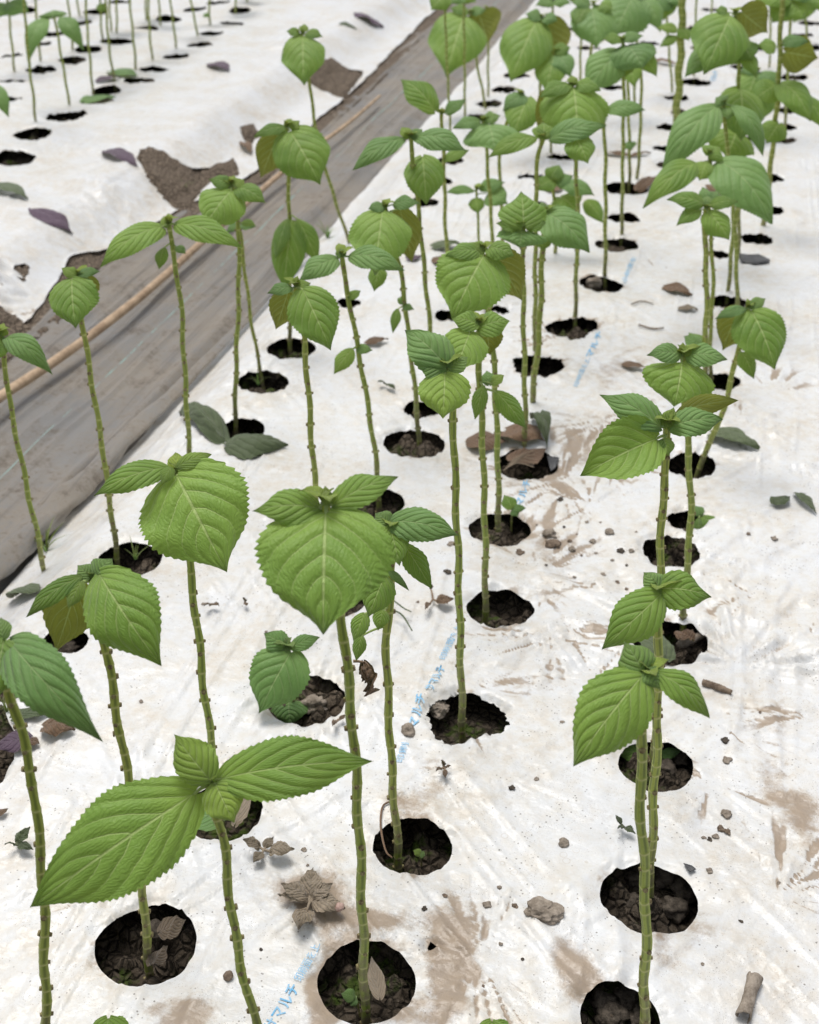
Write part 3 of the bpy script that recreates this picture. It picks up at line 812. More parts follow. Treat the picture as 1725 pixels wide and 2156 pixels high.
def stem_mesh(P, r, lod, parent, seed, tone=.5, pitch=.0145, scars=True):
    P = np.asarray(P, float)
    L = np.linalg.norm(np.diff(P, axis=0), axis=1).sum()
    rs_ = np.random.RandomState(seed)
    per = (3, 5, 9)[lod]; ns = (8, 12, 20)[lod]
    nodes = [rs_.uniform(.3, .8) * pitch]
    while nodes[-1] < L: nodes.append(nodes[-1] + pitch * rs_.uniform(.65, 1.4) * (1 + .5 * (nodes[-1] / L) * 0))
    n = max(8, int(L / pitch * per))
    C = curve_pts(P, n)
    arc = np.append(0, np.cumsum(np.linalg.norm(np.diff(C, axis=0), axis=1)))
    nodes = np.array([q for q in nodes if q < L * .985])
    # rings exactly at, just under and just over every node
    extra = np.concatenate([nodes + o for o in ((-.0016, -.0007, 0, .0007, .0016) if lod > 0 else (-.0015, 0, .0015))]) if len(nodes) else np.array([])
    q = np.unique(np.clip(np.concatenate([np.linspace(0, arc[-1], n + 1), extra]), 0, arc[-1]))
    C = np.stack([np.interp(q, arc, C[:, k]) for k in range(3)], 1)
    Tn = np.gradient(C, axis=0); Tn /= np.linalg.norm(Tn, axis=1)[:, None] + 1e-12
    e1 = np.cross(Tn, np.array([.35, .8, .15])); e1 /= np.linalg.norm(e1, axis=1)[:, None]
    e2 = np.cross(Tn, e1)
    th = np.linspace(0, 2 * np.pi, ns, endpoint=False)
    dn = np.min(np.abs(q[:, None] - nodes[None]), axis=1) if len(nodes) else np.full(len(q), 1.0)
    bulge = np.exp(-(dn / .0013) ** 2)
    rad = r * .87 * (1.02 - .16 * q / arc[-1]) * (1 + .05 * np.sin(q * 210 + seed))
    sq = 1 + .12 * np.cos(4 * th)[None] * (1 - .6 * bulge[:, None])
    kink = rs_.rand(3) * 6
    jig = .22 * r * np.stack([np.sin(q / pitch * 1.1 + kink[0]), np.sin(q / pitch * .83 + kink[1]), 0 * q], 1) * np.clip(q / .03, 0, 1)[:, None]
    C = C + jig
    R = (rad * (1 + .09 * bulge))[:, None] * sq
    X = C[:, None, :] + R[..., None] * (np.cos(th)[None, :, None] * e1[:, None, :] + np.sin(th)[None, :, None] * e2[:, None, :])
    V = X.reshape(-1, 3)
    m = len(q); idx = np.arange(m * ns).reshape(m, ns); nx = np.roll(idx, -1, axis=1)
    F = np.stack([idx[:-1], nx[:-1], nx[1:], idx[1:]], -1).reshape(-1, 4)
    node = np.repeat(np.exp(-(dn / .0007) ** 2), ns)
    gro = ((np.clip(-np.cos(4 * th) + .05, 0, 1) ** .6)[None] * (1 - bulge)[:, None]).ravel()
    hg = np.repeat(q / max(arc[-1], .2), ns)
    midx = np.zeros(len(F), int)
    if scars and lod > 0:
        vs, fs = [], []
        o0 = len(V)
        for i, nd in enumerate(nodes):
            k = int(np.argmin(np.abs(q - nd)))
            for sgn in (1, -1):
                if rs_.rand() < .35: continue
                an = (i % 2) * np.pi / 2 + .55 + rs_.uniform(-.25, .25) + (np.pi if sgn < 0 else 0)
                d = math.cos(an) * e1[k] + math.sin(an) * e2[k]; t = Tn[k]; sd = np.cross(d, t)
                rr = r * rs_.uniform(.32, .50); c0 = C[k] + d * rad[k] * .98 - t * .0004; out = r * rs_.uniform(.28, .46)
                kk = 8
                b_ = o0 + len(vs)
                for (ra, h) in ((1.25, 0.0), (1.0, out), (.55, out * .85)):
                    for j in range(kk):
                        a_ = 2 * np.pi * j / kk
                        vs.append(c0 + d * h + rr * ra * (math.cos(a_) * sd + math.sin(a_) * t))
                for lv in range(2):
                    for j in range(kk):
                        fs.append([b_ + lv * kk + j, b_ + lv * kk + (j + 1) % kk, b_ + (lv + 1) * kk + (j + 1) % kk, b_ + (lv + 1) * kk + j])
                for j in range(0, kk - 2, 2):
                    fs.append([b_ + 2 * kk + 0, b_ + 2 * kk + j + 1, b_ + 2 * kk + j + 2, b_ + 2 * kk + min(j + 3, kk - 1)] if j + 3 < kk else [b_ + 2 * kk, b_ + 2 * kk + j + 1, b_ + 2 * kk + j + 2, b_ + 2 * kk + j + 2])
        if vs:
            fs = [f for f in fs if len(set(f)) == 4]
            V = np.vstack([V, vs]); F = np.vstack([F, np.array(fs)])
            midx = np.append(midx, np.ones(len(fs), int))
            z = np.full(len(vs), .5); node = np.append(node, z); gro = np.append(gro, 0 * z); hg = np.append(hg, z)
    return mesh_obj('stem', V, F, None, parent, mats=[M_STEM, M_SCAR], midx=midx,
                    attrs={'node': node, 'groove': gro, 'hgt': hg, 'tone': np.full(len(V), tone)})

UP = np.array([0, 0, 1.0])
def leaf_frame(b3, l, Z):
    """3-D base, tip, normal and half width of a leaf from its outline in the photograph"""
    bx, by, tx, ty, w, ty_ = l[:6]
    o = l[6] if len(l) > 6 else {}
    ex, ey = tx - bx, -(ty - by)
    Lp = math.hypot(ex, ey); ex /= Lp; ey /= Lp
    sc = Z / F_PX
    c = o.get('c', .42 * max(0, -ey) - .9 * max(0, ey) + (.12 if ty_ in 'um' else 0))
    if ty_ == 'b': c = o.get('c', -.35)
    Zt = Z - c * Lp * sc
    d = ray(tx, ty); tip = np.array([0, 0, CAM_H]) + d * Zt
    a = unit(tip - b3)
    if ty_ == 'u': hint = UP * 1.0 + VC * .12
    elif ty_ == 'm': hint = UP * .55 + VC * .75
    elif ty_ == 'b': hint = -VC * 1.0 + UP * .45
    else: hint = UP * .35 + VC
    hint = hint + VX * o.get('nx', 0)
    N = unit(hint - a * np.dot(hint, a))
    S = np.cross(a, N)
    perp = -ey * VX + ex * VU          # picture direction across the leaf axis
    pr = max(.32, abs(np.dot(S, unit(perp))))
    half = w / 2 * sc / pr
    return tip, N, half, Lp

PLANTS = []
def plant(label, base, pts, leaves, r=.0040, tone=None, mat=None, name='perilla_plant', cat='plant', group='perilla plants on the white film', bud=True, pitch=.0145, apexes=None):
    g = gp(base[0], base[1], -.026)
    Y = g[1]
    pid = len(PLANTS) + 1
    rr = random.Random(pid * 31)
    tn = tone if tone is not None else rr.uniform(.2, .8)
    e = thing(name, (g[0], g[1], g[2]), label, cat, group)
    e_loc = np.array([g[0], g[1], g[2]])
    P = [g - np.array([0, 0, .012])] + [at_Y(px, py, Y) for (px, py) in pts]
    Zm = depth_of(P[-1])
    lod = 2 if Zm < 1.15 else (1 if Zm < 2.0 else 0)
    st = stem_mesh(P, r, lod, e, pid, tn, pitch)
    parts = [st]
    C = curve_pts(P, 40)
    for i, l in enumerate(leaves):
        o = dict(l[6]) if len(l) > 6 else {}
        if Zm > 1.9 and group != 'slim stems on the far left bed': l = (l[0], l[1], l[0] + (l[2] - l[0]) * 1.08, l[1] + (l[3] - l[1]) * 1.08, l[4] * 1.15) + tuple(l[5:])
        b2 = at_Y(l[0], l[1], Y)
        ty_ = l[5]
        fwd = o.get('off', .010 if ty_ == 'f' else .004 if ty_ == 'm' else -.006 if ty_ == 'b' else 0.0)
        b3 = b2 + unit(np.array([0, 0, CAM_H]) - b2) * fwd
        tip, N, half, Lp = leaf_frame(b3, l, depth_of(b3))
        ld = 3 if Lp > 190 else 2 if Lp > 95 else 1 if Lp > 48 else 0
        near = C[np.argmin(np.linalg.norm(C - b3, axis=1))]
        near = near if np.linalg.norm(near - b3) > .002 else None
        if near is not None and np.linalg.norm(near - b3) > .045: near = None
        yg = o.get('y', .0)
        real_L = np.linalg.norm(tip - b3)
        slim = o.get('slim', float(np.clip((2.0 * real_L / (2 * half) - 2.2) / 2.2, 0, 1)))
        lmat = o.get('mat', mat) or (M_LEAF_COOL if ty_ in 'um' and rr.random() < .5 else None)
        lf = leaf_mesh('leaf', b3, tip, N, half, o.get('arch', .16 if ty_ in 'um' else .10), o.get('fold', .22 if ty_ != 'f' else .12), o.get('cup', .30),
                       o.get('tone', min(1, max(0, tn + rr.uniform(-.4, .35)))), yg, slim, ld, lmat, e, pid * 50 + i, near,
                       sweep=o.get('sweep', 0), droop=o.get('droop', .02), twist=o.get('tw', 0), crumple=o.get('cr', 0), teeth=o.get('teeth', 1.0),
                       pet_r=.0012 if Lp > 60 else .0009)
        parts.append(lf)
    if bud:
        A = P[-1]
        az = rr.uniform(0, 6.28)
        for k in range(4):
            d = np.array([math.cos(az + k * math.pi / 2), math.sin(az + k * math.pi / 2), 0])
            L = (.017, .017, .011, .011)[k] * rr.uniform(.85, 1.2)
            el = (.55, .55, 1.1, 1.1)[k]
            t = A + d * L * math.cos(el) + UP * L * math.sin(el)
            parts.append(leaf_mesh('young_leaf', A + UP * .001 - d * .001, t, unit(UP * .6 - d * .55), L * .33, .16, .35, .1, tn, .9, .3, 1 if lod else 0, mat, e, pid * 50 + 30 + k))
    off = e_loc.astype(np.float32)
    for o_ in parts:
        n = len(o_.data.vertices); co = np.empty(n * 3, np.float32); o_.data.vertices.foreach_get('co', co)
        o_.data.vertices.foreach_set('co', (co.reshape(-1, 3) - off).ravel()); o_.data.update()
    PLANTS.append(e)
    return e, P, Y

def crown(e, P, n=4, size=.055, seed=0, mat=None):
    """leaf pairs on a stem whose top is out of the picture"""
    rr = random.Random(seed); A = P[-1]; off = np.array(e.location)
    az = rr.uniform(0, 6.28)
    for k in range(n):
        an = az + k * math.pi + (k // 2) * math.pi / 2 + rr.uniform(-.3, .3)
        d = np.array([math.cos(an), math.sin(an), 0]); s = size * rr.uniform(.8, 1.15) * (1 if k < 2 else .7)
        b = A - UP * .012 * (k // 2 * -1 + 1) + d * .010
        t = b + d * s * .85 - UP * s * rr.uniform(.15, .6)
        leaf_mesh('leaf', b - off, t - off, UP, s * .36, .16, .2, .3, rr.random(), .1, .2, 1, mat, e, seed * 9 + k, A - off)

# ------------------------------------------------------------------ the plants (pixel outlines traced from the photograph, each standing at its own distance)
# leaf: base x, y, tip x, y, width across, kind (f faces the viewer, m half, u level, b seen from below), options
Y7 = {'y': .55}
plant('near left edge perilla with long drooping ridged leaf arching over the dirt', (99, 2260),
      [(97, 2156), (92, 1900), (76, 1700), (50, 1560), (22, 1465), (8, 1380)],
      [(22, 1352, 216, 1562, 118, 'm', {'arch': .30, 'sweep': .02, 'c': .30, 'slim': .35}), (8, 1352, -6, 1470, 105, 'f'), (4, 1345, -80, 1390, 70, 'm'), (8, 1345, 2, 1300, 42, 'm', Y7)], tone=.45)
plant('perilla with one green drooping leaf and one brown-backed leaf, lower left round hole', (314, 2052),
      [(305, 1930), (296, 1830), (272, 1660), (255, 1550), (232, 1420), (210, 1310), (196, 1225)],
      [(212, 1213, 340, 1402, 158, 'f', {'c': .25, 'arch': .18}), (165, 1222, 118, 1372, 112, 'b'), (175, 1212, 55, 1300, 46, 'm', {'c': .1}), (205, 1212, 236, 1176, 62, 'm', {'y': .35, 'c': -.4}),
       (190, 1215, 165, 1190, 44, 'm', {'y': .6}), (172, 1225, 143, 1282, 38, 'f', {'y': .3}), (208, 1300, 200, 1345, 32, 'f')], tone=.25)
plant('low perilla with the two longest pointed leaves spread wide, left foreground', (566, 2235),
      [(541, 2156), (511, 2050), (490, 1930), (474, 1800), (456, 1710), (443, 1650)],
      [(408, 1672, 66, 1910, 208, 'f', {'c': .18, 'arch': .10, 'slim': .55, 'cup': .15, 'fold': .10}), (466, 1640, 786, 1603, 122, 'm', {'slim': .6, 'c': .0, 'arch': .13, 'cup': .2}),
       (440, 1640, 367, 1546, 92, 'f', {'y': .35, 'c': -.2}), (455, 1652, 494, 1733, 92, 'f', {'y': .45}), (445, 1640, 440, 1610, 26, 'f', {'y': .9})], tone=.55, mat=M_LEAF)
plant('tall perilla with one heart-shaped leaf facing forward, rising behind the wide-leaved plant', (470, 1752),
      [(455, 1640), (430, 1450), (412, 1290), (396, 1160), (388, 1080), (374, 1000)],
      [(373, 1002, 478, 1205, 238, 'f', {'c': .28, 'cup': .22}), (352, 985, 198, 1044, 64, 'm', {'slim': .4}), (372, 985, 446, 957, 36, 'm', {'y': .35, 'c': -.3}), (360, 985, 340, 1020, 30, 'f', {'y': .3})], tone=.8)
plant('tallest front perilla with the broadest heart-shaped leaf, in the bottom centre hole', (770, 2142),
      [(767, 2060), (762, 1880), (751, 1650), (740, 1500), (728, 1380), (716, 1270), (700, 1150), (688, 1058)],
      [(686, 1082, 681, 1337, 282, 'f', {'cup': .20}), (672, 1070, 531, 1076, 78, 'm', {'slim': .4}), (701, 1065, 838, 1005, 70, 'm', {'c': -.35, 'slim': .4}), (688, 1062, 686, 1030, 26, 'f', {'y': .8})], tone=.72)
plant('perilla with small side shoots and a dried curl, right behind the broad heart leaf', (840, 1822),
      [(836, 1760), (827, 1650), (819, 1500), (814, 1380), (820, 1260), (826, 1180), (830, 1110)],
      [(822, 1098, 968, 1128, 74, 'm', {'slim': .3}), (822, 1110, 842, 1192, 66, 'f'), (850, 1145, 909, 1240, 52, 'f', {'tone': .05, 'c': .1}), (810, 1215, 775, 1300, 72, 'f', {'tone': .3}),
       (768, 1292, 744, 1350, 40, 'f'), (806, 1285, 796, 1328, 36, 'f'), (762, 1338, 750, 1392, 30, 'f'), (815, 1200, 862, 1244, 18, 'm'), (818, 1100, 790, 1080, 40, 'm', {'y': .5})], tone=.4)
plant('quilted pale-leaved perilla in the torn hole beside the blue print', (976, 1556),
      [(974, 1540), (970, 1380), (965, 1180), (958, 1000), (954, 870), (945, 800), (938, 772)],
      [(937, 788, 933, 882, 112, 'f', {'y': .25}), (940, 772, 853, 697, 92, 'm', {'c': -.35}), (930, 775, 880, 762, 60, 'm', {'y': .3}), (945, 775, 985, 752, 46, 'm', {'y': .5})], tone=.75)
plant('perilla with wide puckered leaf hanging left from its top and a leafy side shoot', (1022, 1312),
      [(1022, 1250), (1022, 1150), (1017, 950), (1010, 790), (1008, 720), (1008, 686)],
      [(990, 700, 958, 786, 98, 'f', {'tw': .2}), (1005, 682, 950, 672, 46, 'm', {'c': -.1}), (1010, 690, 1075, 676, 58, 'm'), (1025, 692, 1032, 748, 64, 'b', {'tone': .1}),
       (1018, 812, 1000, 884, 34, 'f', {'tone': .1}), (1035, 808, 1062, 790, 24, 'm', {'y': .4}), (1045, 825, 1108, 902, 48, 'f', {'tone': .1, 'c': .1}), (1030, 810, 1025, 780, 30, 'm')], tone=.7)
plant('tall perilla with a smooth rounded light leaf facing forward, centre of the bed', (1049, 1142),
      [(1050, 1060), (1046, 900), (1038, 740), (1024, 620), (1016, 530)],
      [(1018, 540, 952, 672, 162, 'f', {'c': .25, 'cup': .2}), (1010, 528, 938, 540, 44, 'm'), (1040, 530, 1098, 632, 88, 'b', {'c': 0}), (1030, 522, 1085, 540, 48, 'm', {'y': .1}), (1020, 528, 985, 512, 30, 'm', {'y': .4})], tone=.85, mat=M_LEAF)
plant('paired stem perilla in front right with a large hanging pointed leaf', (1356, 2220),
      [(1357, 2110), (1360, 1900), (1350, 1720), (1351, 1580), (1357, 1480), (1360, 1420)],
      [(1352, 1424, 1207, 1614, 152, 'f', {'c': .25, 'sweep': .03}), (1355, 1422, 1314, 1350, 80, 'm', {'y': .5, 'c': -.2}), (1365, 1410, 1388, 1452, 56, 'm', {'y': .4}), (1374, 1412, 1494, 1512, 66, 'm', {'arch': .28, 'c': .05})], tone=.6)
plant('perilla with two small wrinkled leaves, its stem crossing behind the front right plant', (1366, 1895),
      [(1369, 1850), (1376, 1700), (1383, 1560), (1386, 1450), (1386, 1330), (1384, 1242)],
      [(1394, 1250, 1267, 1368, 100, 'f', {'c': .15, 'arch': .16}), (1386, 1240, 1497, 1258, 82, 'm', {'c': .0, 'arch': .2}), (1390, 1238, 1355, 1205, 48, 'm', {'y': .4}), (1384, 1250, 1372, 1272, 34, 'm', {'y': .7})], tone=.35)
plant('perilla with a crown of dark bluish leaves around one broad leaf folded to the left', (1378, 1640),
      [(1382, 1520), (1386, 1380), (1391, 1190), (1396, 1040), (1404, 960), (1405, 895)],
      [(1380, 925, 1222, 1002, 128, 'f', {'c': .1, 'cup': -.1, 'fold': .35, 'tone': .75}), (1392, 900, 1263, 832, 74, 'm', {'c': -.2, 'mat': M_LEAF_COOL}), (1412, 898, 1522, 884, 66, 'm', {'mat': M_LEAF_COOL}),
       (1425, 870, 1555, 843, 50, 'b', {'tone': .9}), (1398, 925, 1408, 960, 40, 'f', {'tone': .1}), (1405, 900, 1418, 858, 40, 'm', {'y': .4, 'c': -.2})], tone=.35)
plant('perilla with a round ribbed leaf under two level ones, behind the dark crowned plant', (1437, 1338),
      [(1446, 1200), (1455, 1080), (1448, 930), (1442, 820), (1436, 748)],
      [(1436, 765, 1420, 856, 152, 'f', {'cup': .3, 'tone': .6}), (1430, 745, 1362, 748, 46, 'm', {'mat': M_LEAF_COOL}), (1448, 748, 1532, 757, 54, 'm', {'mat': M_LEAF_COOL}), (1440, 745, 1465, 728, 26, 'm', Y7)], tone=.6)
plant('leaning perilla with a large toothed hanging leaf at the right edge of the bed', (1465, 1004),
      [(1482, 960), (1507, 905), (1533, 830), (1553, 740), (1575, 648)],
      [(1582, 655, 1632, 778, 116, 'f', {'c': .25}), (1560, 652, 1522, 738, 78, 'b', {'c': -.2}), (1572, 650, 1505, 672, 26, 'm'), (1580, 648, 1612, 628, 26, 'm', Y7), (1562, 742, 1588, 798, 38, 'f', {'tone': .2}), (1472, 728, 1440, 708, 36, 'm', {'tone': .2})], tone=.25)
plant('bare-stemmed perilla with arching leaf, cut by the left picture edge', (98, 1236),
      [(88, 1170), (56, 1020), (27, 880), (6, 740), (0, 705)],
      [(10, 712, 112, 790, 54, 'm', {'arch': .32, 'sweep': -.02, 'c': .2}), (0, 712, -60, 760, 60, 'm'), (4, 720, -10, 760, 40, 'f'), (2, 705, 14, 690, 24, 'm', Y7)], tone=.5)
plant('perilla with a heart leaf and a brown-backed leaf, standing before the bamboo pole', (247, 1188),
      [(235, 1080), (211, 910), (191, 790), (174, 680), (168, 585)],
      [(152, 588, 160, 692, 104, 'f', {'tone': .2}), (182, 585, 190, 640, 52, 'b', {'c': 0}), (165, 578, 212, 572, 24, 'm'), (160, 580, 130, 565, 26, 'm', {'y': .3})], tone=.25)
plant('perilla with two long leaves spread like wings in front of the grey path', (403, 1035),
      [(399, 950), (389, 780), (381, 640), (364, 530), (356, 472)],
      [(340, 478, 211, 562, 68, 'm', {'slim': .4}), (372, 472, 511, 522, 60, 'm', {'slim': .4, 'c': .1}), (352, 478, 345, 455, 22, 'm', Y7), (345, 522, 335, 568, 28, 'f', {'tone': .1}), (372, 520, 392, 535, 20, 'm')], tone=.6)
plant('perilla with wilted leaves lying at the foot of its stem', (494, 912),
      [(497, 790), (503, 600), (501, 450), (487, 392)],
      [(487, 402, 432, 478, 104, 'f', {'c': .3}), (500, 395, 560, 428, 46, 'm', {'tone': .1}), (482, 388, 440, 378, 34, 'm'), (495, 390, 515, 378, 30, 'm', Y7), (510, 468, 540, 475, 18, 'm')], tone=.5)
plant('thin slanting perilla stem behind the plant with wilted leaves', (554, 808),
      [(545, 760), (530, 680), (517, 580), (506, 490), (503, 470)],
      [(505, 472, 478, 490, 24, 'm', {'tone': .1}), (508, 475, 540, 478, 22, 'm', {'tone': .1})], r=.0034, tone=.2, bud=False)
plant('tallest leaning perilla with a heart leaf, rising over the grey path', (748, 535),
      [(722, 470), (690, 370), (665, 270), (651, 165), (638, 72)],
      [(638, 78, 640, 172, 82, 'f', {'tone': .4}), (630, 70, 605, 66, 20, 'm'), (645, 70, 678, 78, 24, 'm', {'tone': .2}), (640, 66, 640, 52, 18, 'm', Y7)], tone=.45)
plant('perilla with a hanging leaf pair and brown-backed leaf, above the path', (611, 742),
      [(610, 680), (610, 600), (610, 500), (608, 400), (604, 268)],
      [(612, 278, 670, 382, 106, 'f', {'c': .25}), (588, 275, 552, 368, 58, 'b', {'c': -.1}), (600, 268, 540, 288, 28, 'm'), (610, 268, 630, 256, 24, 'm', Y7),
       (615, 465, 600, 602, 66, 'f', {'tone': .05, 'c': .1}), (628, 462, 668, 548, 42, 'f', {'tone': .05, 'c': 0}), (605, 462, 582, 540, 30, 'f', {'tone': .1})], tone=.25)
plant('perilla with a pair of drooping toothed leaves left of the bed centre', (672, 1252),
      [(669, 1100), (656, 920), (646, 780), (636, 670), (624, 604)],
      [(638, 610, 697, 738, 108, 'f', {'c': .2}), (608, 612, 581, 694, 62, 'b', {'c': -.1}), (615, 606, 562, 618, 30, 'm'), (630, 604, 655, 596, 26, 'm', {'y': .3})], tone=.3)
plant('perilla with level leaf pair and a small tuft halfway down its stem', (798, 1072),
      [(794, 990), (776, 860), (746, 690), (724, 575), (720, 540)],
      [(710, 545, 630, 592, 56, 'm'), (735, 540, 852, 570, 58, 'm', {'arch': .2}), (720, 540, 715, 522, 24, 'm', Y7), (742, 735, 703, 788, 38, 'f', {'y': .2}), (752, 735, 785, 738, 24, 'm', {'y': .2}), (735, 628, 760, 612, 22, 'm')], tone=.65)
plant('perilla with a big forward leaf and an olive leaf behind it, near the path edge', (884, 950),
      [(876, 840), (860, 700), (845, 580), (822, 490), (810, 438)],
      [(806, 445, 790, 580, 132, 'f', {'tone': .75}), (842, 440, 868, 552, 70, 'b', {'c': 0}), (830, 430, 885, 428, 34, 'm'), (808, 435, 775, 440, 28, 'm'), (800, 560, 788, 614, 40, 'f', {'tone': .7}),
       (838, 650, 827, 702, 22, 'f', {'tone': .2}), (850, 645, 872, 652, 18, 'm'), (846, 640, 848, 622, 20, 'm', {'y': .3})], tone=.65)
plant('perilla with two level leaves over a large drooping one, beside the path edge', (916, 862),
      [(908, 720), (894, 570), (880, 430), (868, 330), (864, 290)],
      [(852, 292, 742, 360, 52, 'm'), (876, 290, 984, 320, 58, 'm', {'arch': .2}), (862, 290, 845, 268, 26, 'm', Y7), (868, 290, 890, 272, 26, 'm', {'y': .3}), (890, 330, 898, 432, 86, 'f', {'tone': .05, 'off': -.02})], tone=.6)
plant('perilla with one upright leaf at its tip, in front of the path', (948, 662),
      [(943, 560), (938, 470), (935, 350), (930, 240)],
      [(915, 232, 849, 172, 56, 'm', {'tone': .1, 'c': -.2}), (940, 238, 978, 212, 26, 'm', {'tone': .2, 'c': -.1}), (935, 340, 985, 318, 24, 'm')], tone=.3)
plant('perilla with two crossed pairs of level leaves beside a bare double stem', (1105, 972),
      [(1106, 860), (1103, 700), (1102, 603), (1101, 478)],
      [(1103, 475, 1098, 404, 104, 'f', {'c': -.5, 'tone': .5}), (1100, 486, 1094, 522, 106, 'm', {'c': .5, 'mat': M_LEAF_COOL}), (1092, 480, 1045, 470, 34, 'm'), (1110, 478, 1150, 470, 34, 'm')], tone=.55)
plant('perilla with one broad leaf hanging right, thick straight stem to the torn hole', (1117, 880),
      [(1122, 830), (1136, 690), (1142, 540), (1148, 448)],
      [(1152, 450, 1240, 532, 98, 'm', {'c': .25}), (1145, 500, 1142, 528, 34, 'f', {'tone': .1}), (1148, 446, 1140, 425, 20, 'm', Y7)], r=.0048, tone=.5)
plant('perilla with level leaf pair and a toothed hanging leaf, middle of the crowd', (1126, 772),
      [(1127, 650), (1128, 450), (1132, 340), (1143, 292)],
      [(1130, 290, 1028, 332, 46, 'm', {'tone': .2}), (1158, 292, 1276, 266, 58, 'm', {'c': 0, 'mat': M_LEAF_COOL}), (1212, 290, 1238, 345, 66, 'f'), (1145, 290, 1145, 258, 50, 'm', {'y': .15})], tone=.4)
plant('perilla with a rounded yellow-green leaf at the top of the dense middle', (1212, 698),
      [(1213, 600), (1216, 450), (1212, 330), (1206, 182)],
      [(1208, 186, 1216, 290, 128, 'f', {'c': .3, 'cup': .4}), (1185, 188, 1136, 268, 62, 'b', {'c': 0, 'tone': .9}), (1200, 178, 1140, 205, 34, 'm'), (1215, 178, 1262, 190, 34, 'm'), (1206, 178, 1205, 160, 20, 'm', Y7)], tone=.75, mat=M_LEAF)
plant('slim perilla with one bluish level leaf at its tip, right of the rounded leaf', (1275, 606),
      [(1275, 500), (1275, 400), (1274, 300), (1268, 232)],
      [(1280, 232, 1354, 232, 38, 'm', {'mat': M_LEAF_COOL}), (1262, 235, 1225, 250, 40, 'm')], tone=.5)
plant('perilla with spreading leaves over three bare stems', (1308, 520),
      [(1310, 450), (1312, 300), (1314, 200), (1312, 86)],
      [(1305, 108, 1236, 188, 72, 'f', {'mat': M_LEAF_COOL, 'c': .2}), (1322, 96, 1352, 142, 92, 'f', {'c': .5, 'mat': M_LEAF_COOL}), (1330, 100, 1380, 158, 46, 'm', {'c': .2}), (1312, 84, 1352, 76, 24, 'm'), (1308, 84, 1270, 82, 26, 'm'), (1316, 130, 1318, 160, 34, 'f', {'tone': .1})], tone=.6)
plant('middle of three bare stems with a small leaf knot', (1325, 408), [(1326, 340), (1324, 250), (1322, 150), (1320, 120)], [(1320, 300, 1330, 315, 30, 'm', {'tone': .1}), (1320, 122, 1335, 180, 44, 'f')], tone=.4, bud=False)
plant('right one of three bare stems behind a brown leaf', (1340, 400), [(1346, 320), (1350, 220), (1350, 120), (1346, 95)], [(1346, 96, 1372, 130, 40, 'm'), (1346, 96, 1330, 120, 34, 'm')], tone=.4, bud=False)
plant('small pale-stemmed perilla with thin level leaves, between two tall stems', (1010, 560),
      [(1009, 510), (1006, 450), (1004, 400)],
      [(1000, 402, 942, 406, 20, 'm', {'mat': M_LEAF_COOL}), (1012, 398, 1060, 385, 28, 'm', {'mat': M_LEAF_COOL}), (1030, 408, 1066, 428, 48, 'm', {'mat': M_LEAF_COOL}), (1002, 418, 1006, 448, 30, 'f', {'tone': .1})], r=.0030, tone=.6)
plant('perilla with glossy dark ragged top leaves in the dense middle', (1168, 560),
      [(1170, 500), (1168, 440), (1162, 385)],
      [(1160, 375, 1178, 350, 34, 'm', {'tone': 0}), (1165, 380, 1128, 402, 34, 'm', {'tone': 0}), (1172, 385, 1204, 372, 40, 'm', {'tone': .0}), (1185, 388, 1248, 410, 36, 'm', {'tone': .4}), (1180, 415, 1212, 445, 66, 'm', {'tone': .35}),
       (1235, 422, 1268, 466, 34, 'f', {'tone': .2})], tone=.1)
plant('perilla with a folded pale leaf, before the leaf crowd by the path', (1037, 600),
      [(1036, 480), (1030, 400), (1024, 310), (1018, 254)],
      [(1030, 262, 1042, 316, 104, 'f', {'c': .6, 'mat': M_LEAF_COOL}), (1010, 256, 958, 270, 30, 'm', {'tone': .5}), (1022, 252, 1052, 244, 26, 'm', Y7)], tone=.6)
plant('perilla with a leaning dull leaf half hidden by the yellow-green one', (1060, 540),
      [(1058, 450), (1052, 360), (1060, 280), (1098, 200)],
      [(1112, 205, 1082, 282, 64, 'f', {'tone': .15}), (1105, 200, 1062, 232, 36, 'm', {'tone': .3})], tone=.3)
plant('thick old stem without leaves, rising out of the picture at the upper right', (1414, 352),
      [(1424, 250), (1432, 130), (1438, 0), (1444, -120)],
      [(1425, 62, 1385, 60, 24, 'm', {'y': .3}), (1425, 75, 1392, 98, 20, 'f', {'tone': .2}), (1436, 60, 1450, 85, 26, 'f', {'tone': .4})], r=.0098, tone=.5, bud=False, pitch=.013)
plant('perilla with a long arching leaf and narrow leaf, standing in the paired right row', (1530, 642),
      [(1540, 540), (1545, 400), (1530, 300), (1524, 220)],
      [(1512, 224, 1402, 356, 76, 'm', {'c': .25, 'arch': .2}), (1542, 222, 1602, 322, 42, 'm', {'arch': .25, 'mat': M_LEAF_COOL, 'c': .1}), (1526, 216, 1508, 206, 34, 'm', {'y': .25}), (1530, 228, 1532, 250, 34, 'm', {'y': .15})], tone=.6, mat=M_LEAF_COOL)
plant('perilla with a wide leaf hanging right over the black hole', (1554, 690),
      [(1552, 600), (1548, 480), (1550, 420), (1500, 372), (1494, 328)],
      [(1515, 340, 1618, 462, 104, 'm', {'c': .3, 'arch': .16}), (1470, 345, 1362, 432, 56, 'm', {'arch': .2}), (1486, 342, 1474, 378, 44, 'f', {'y': .2}), (1492, 328, 1515, 312, 44, 'm', {'y': .1})], tone=.55)
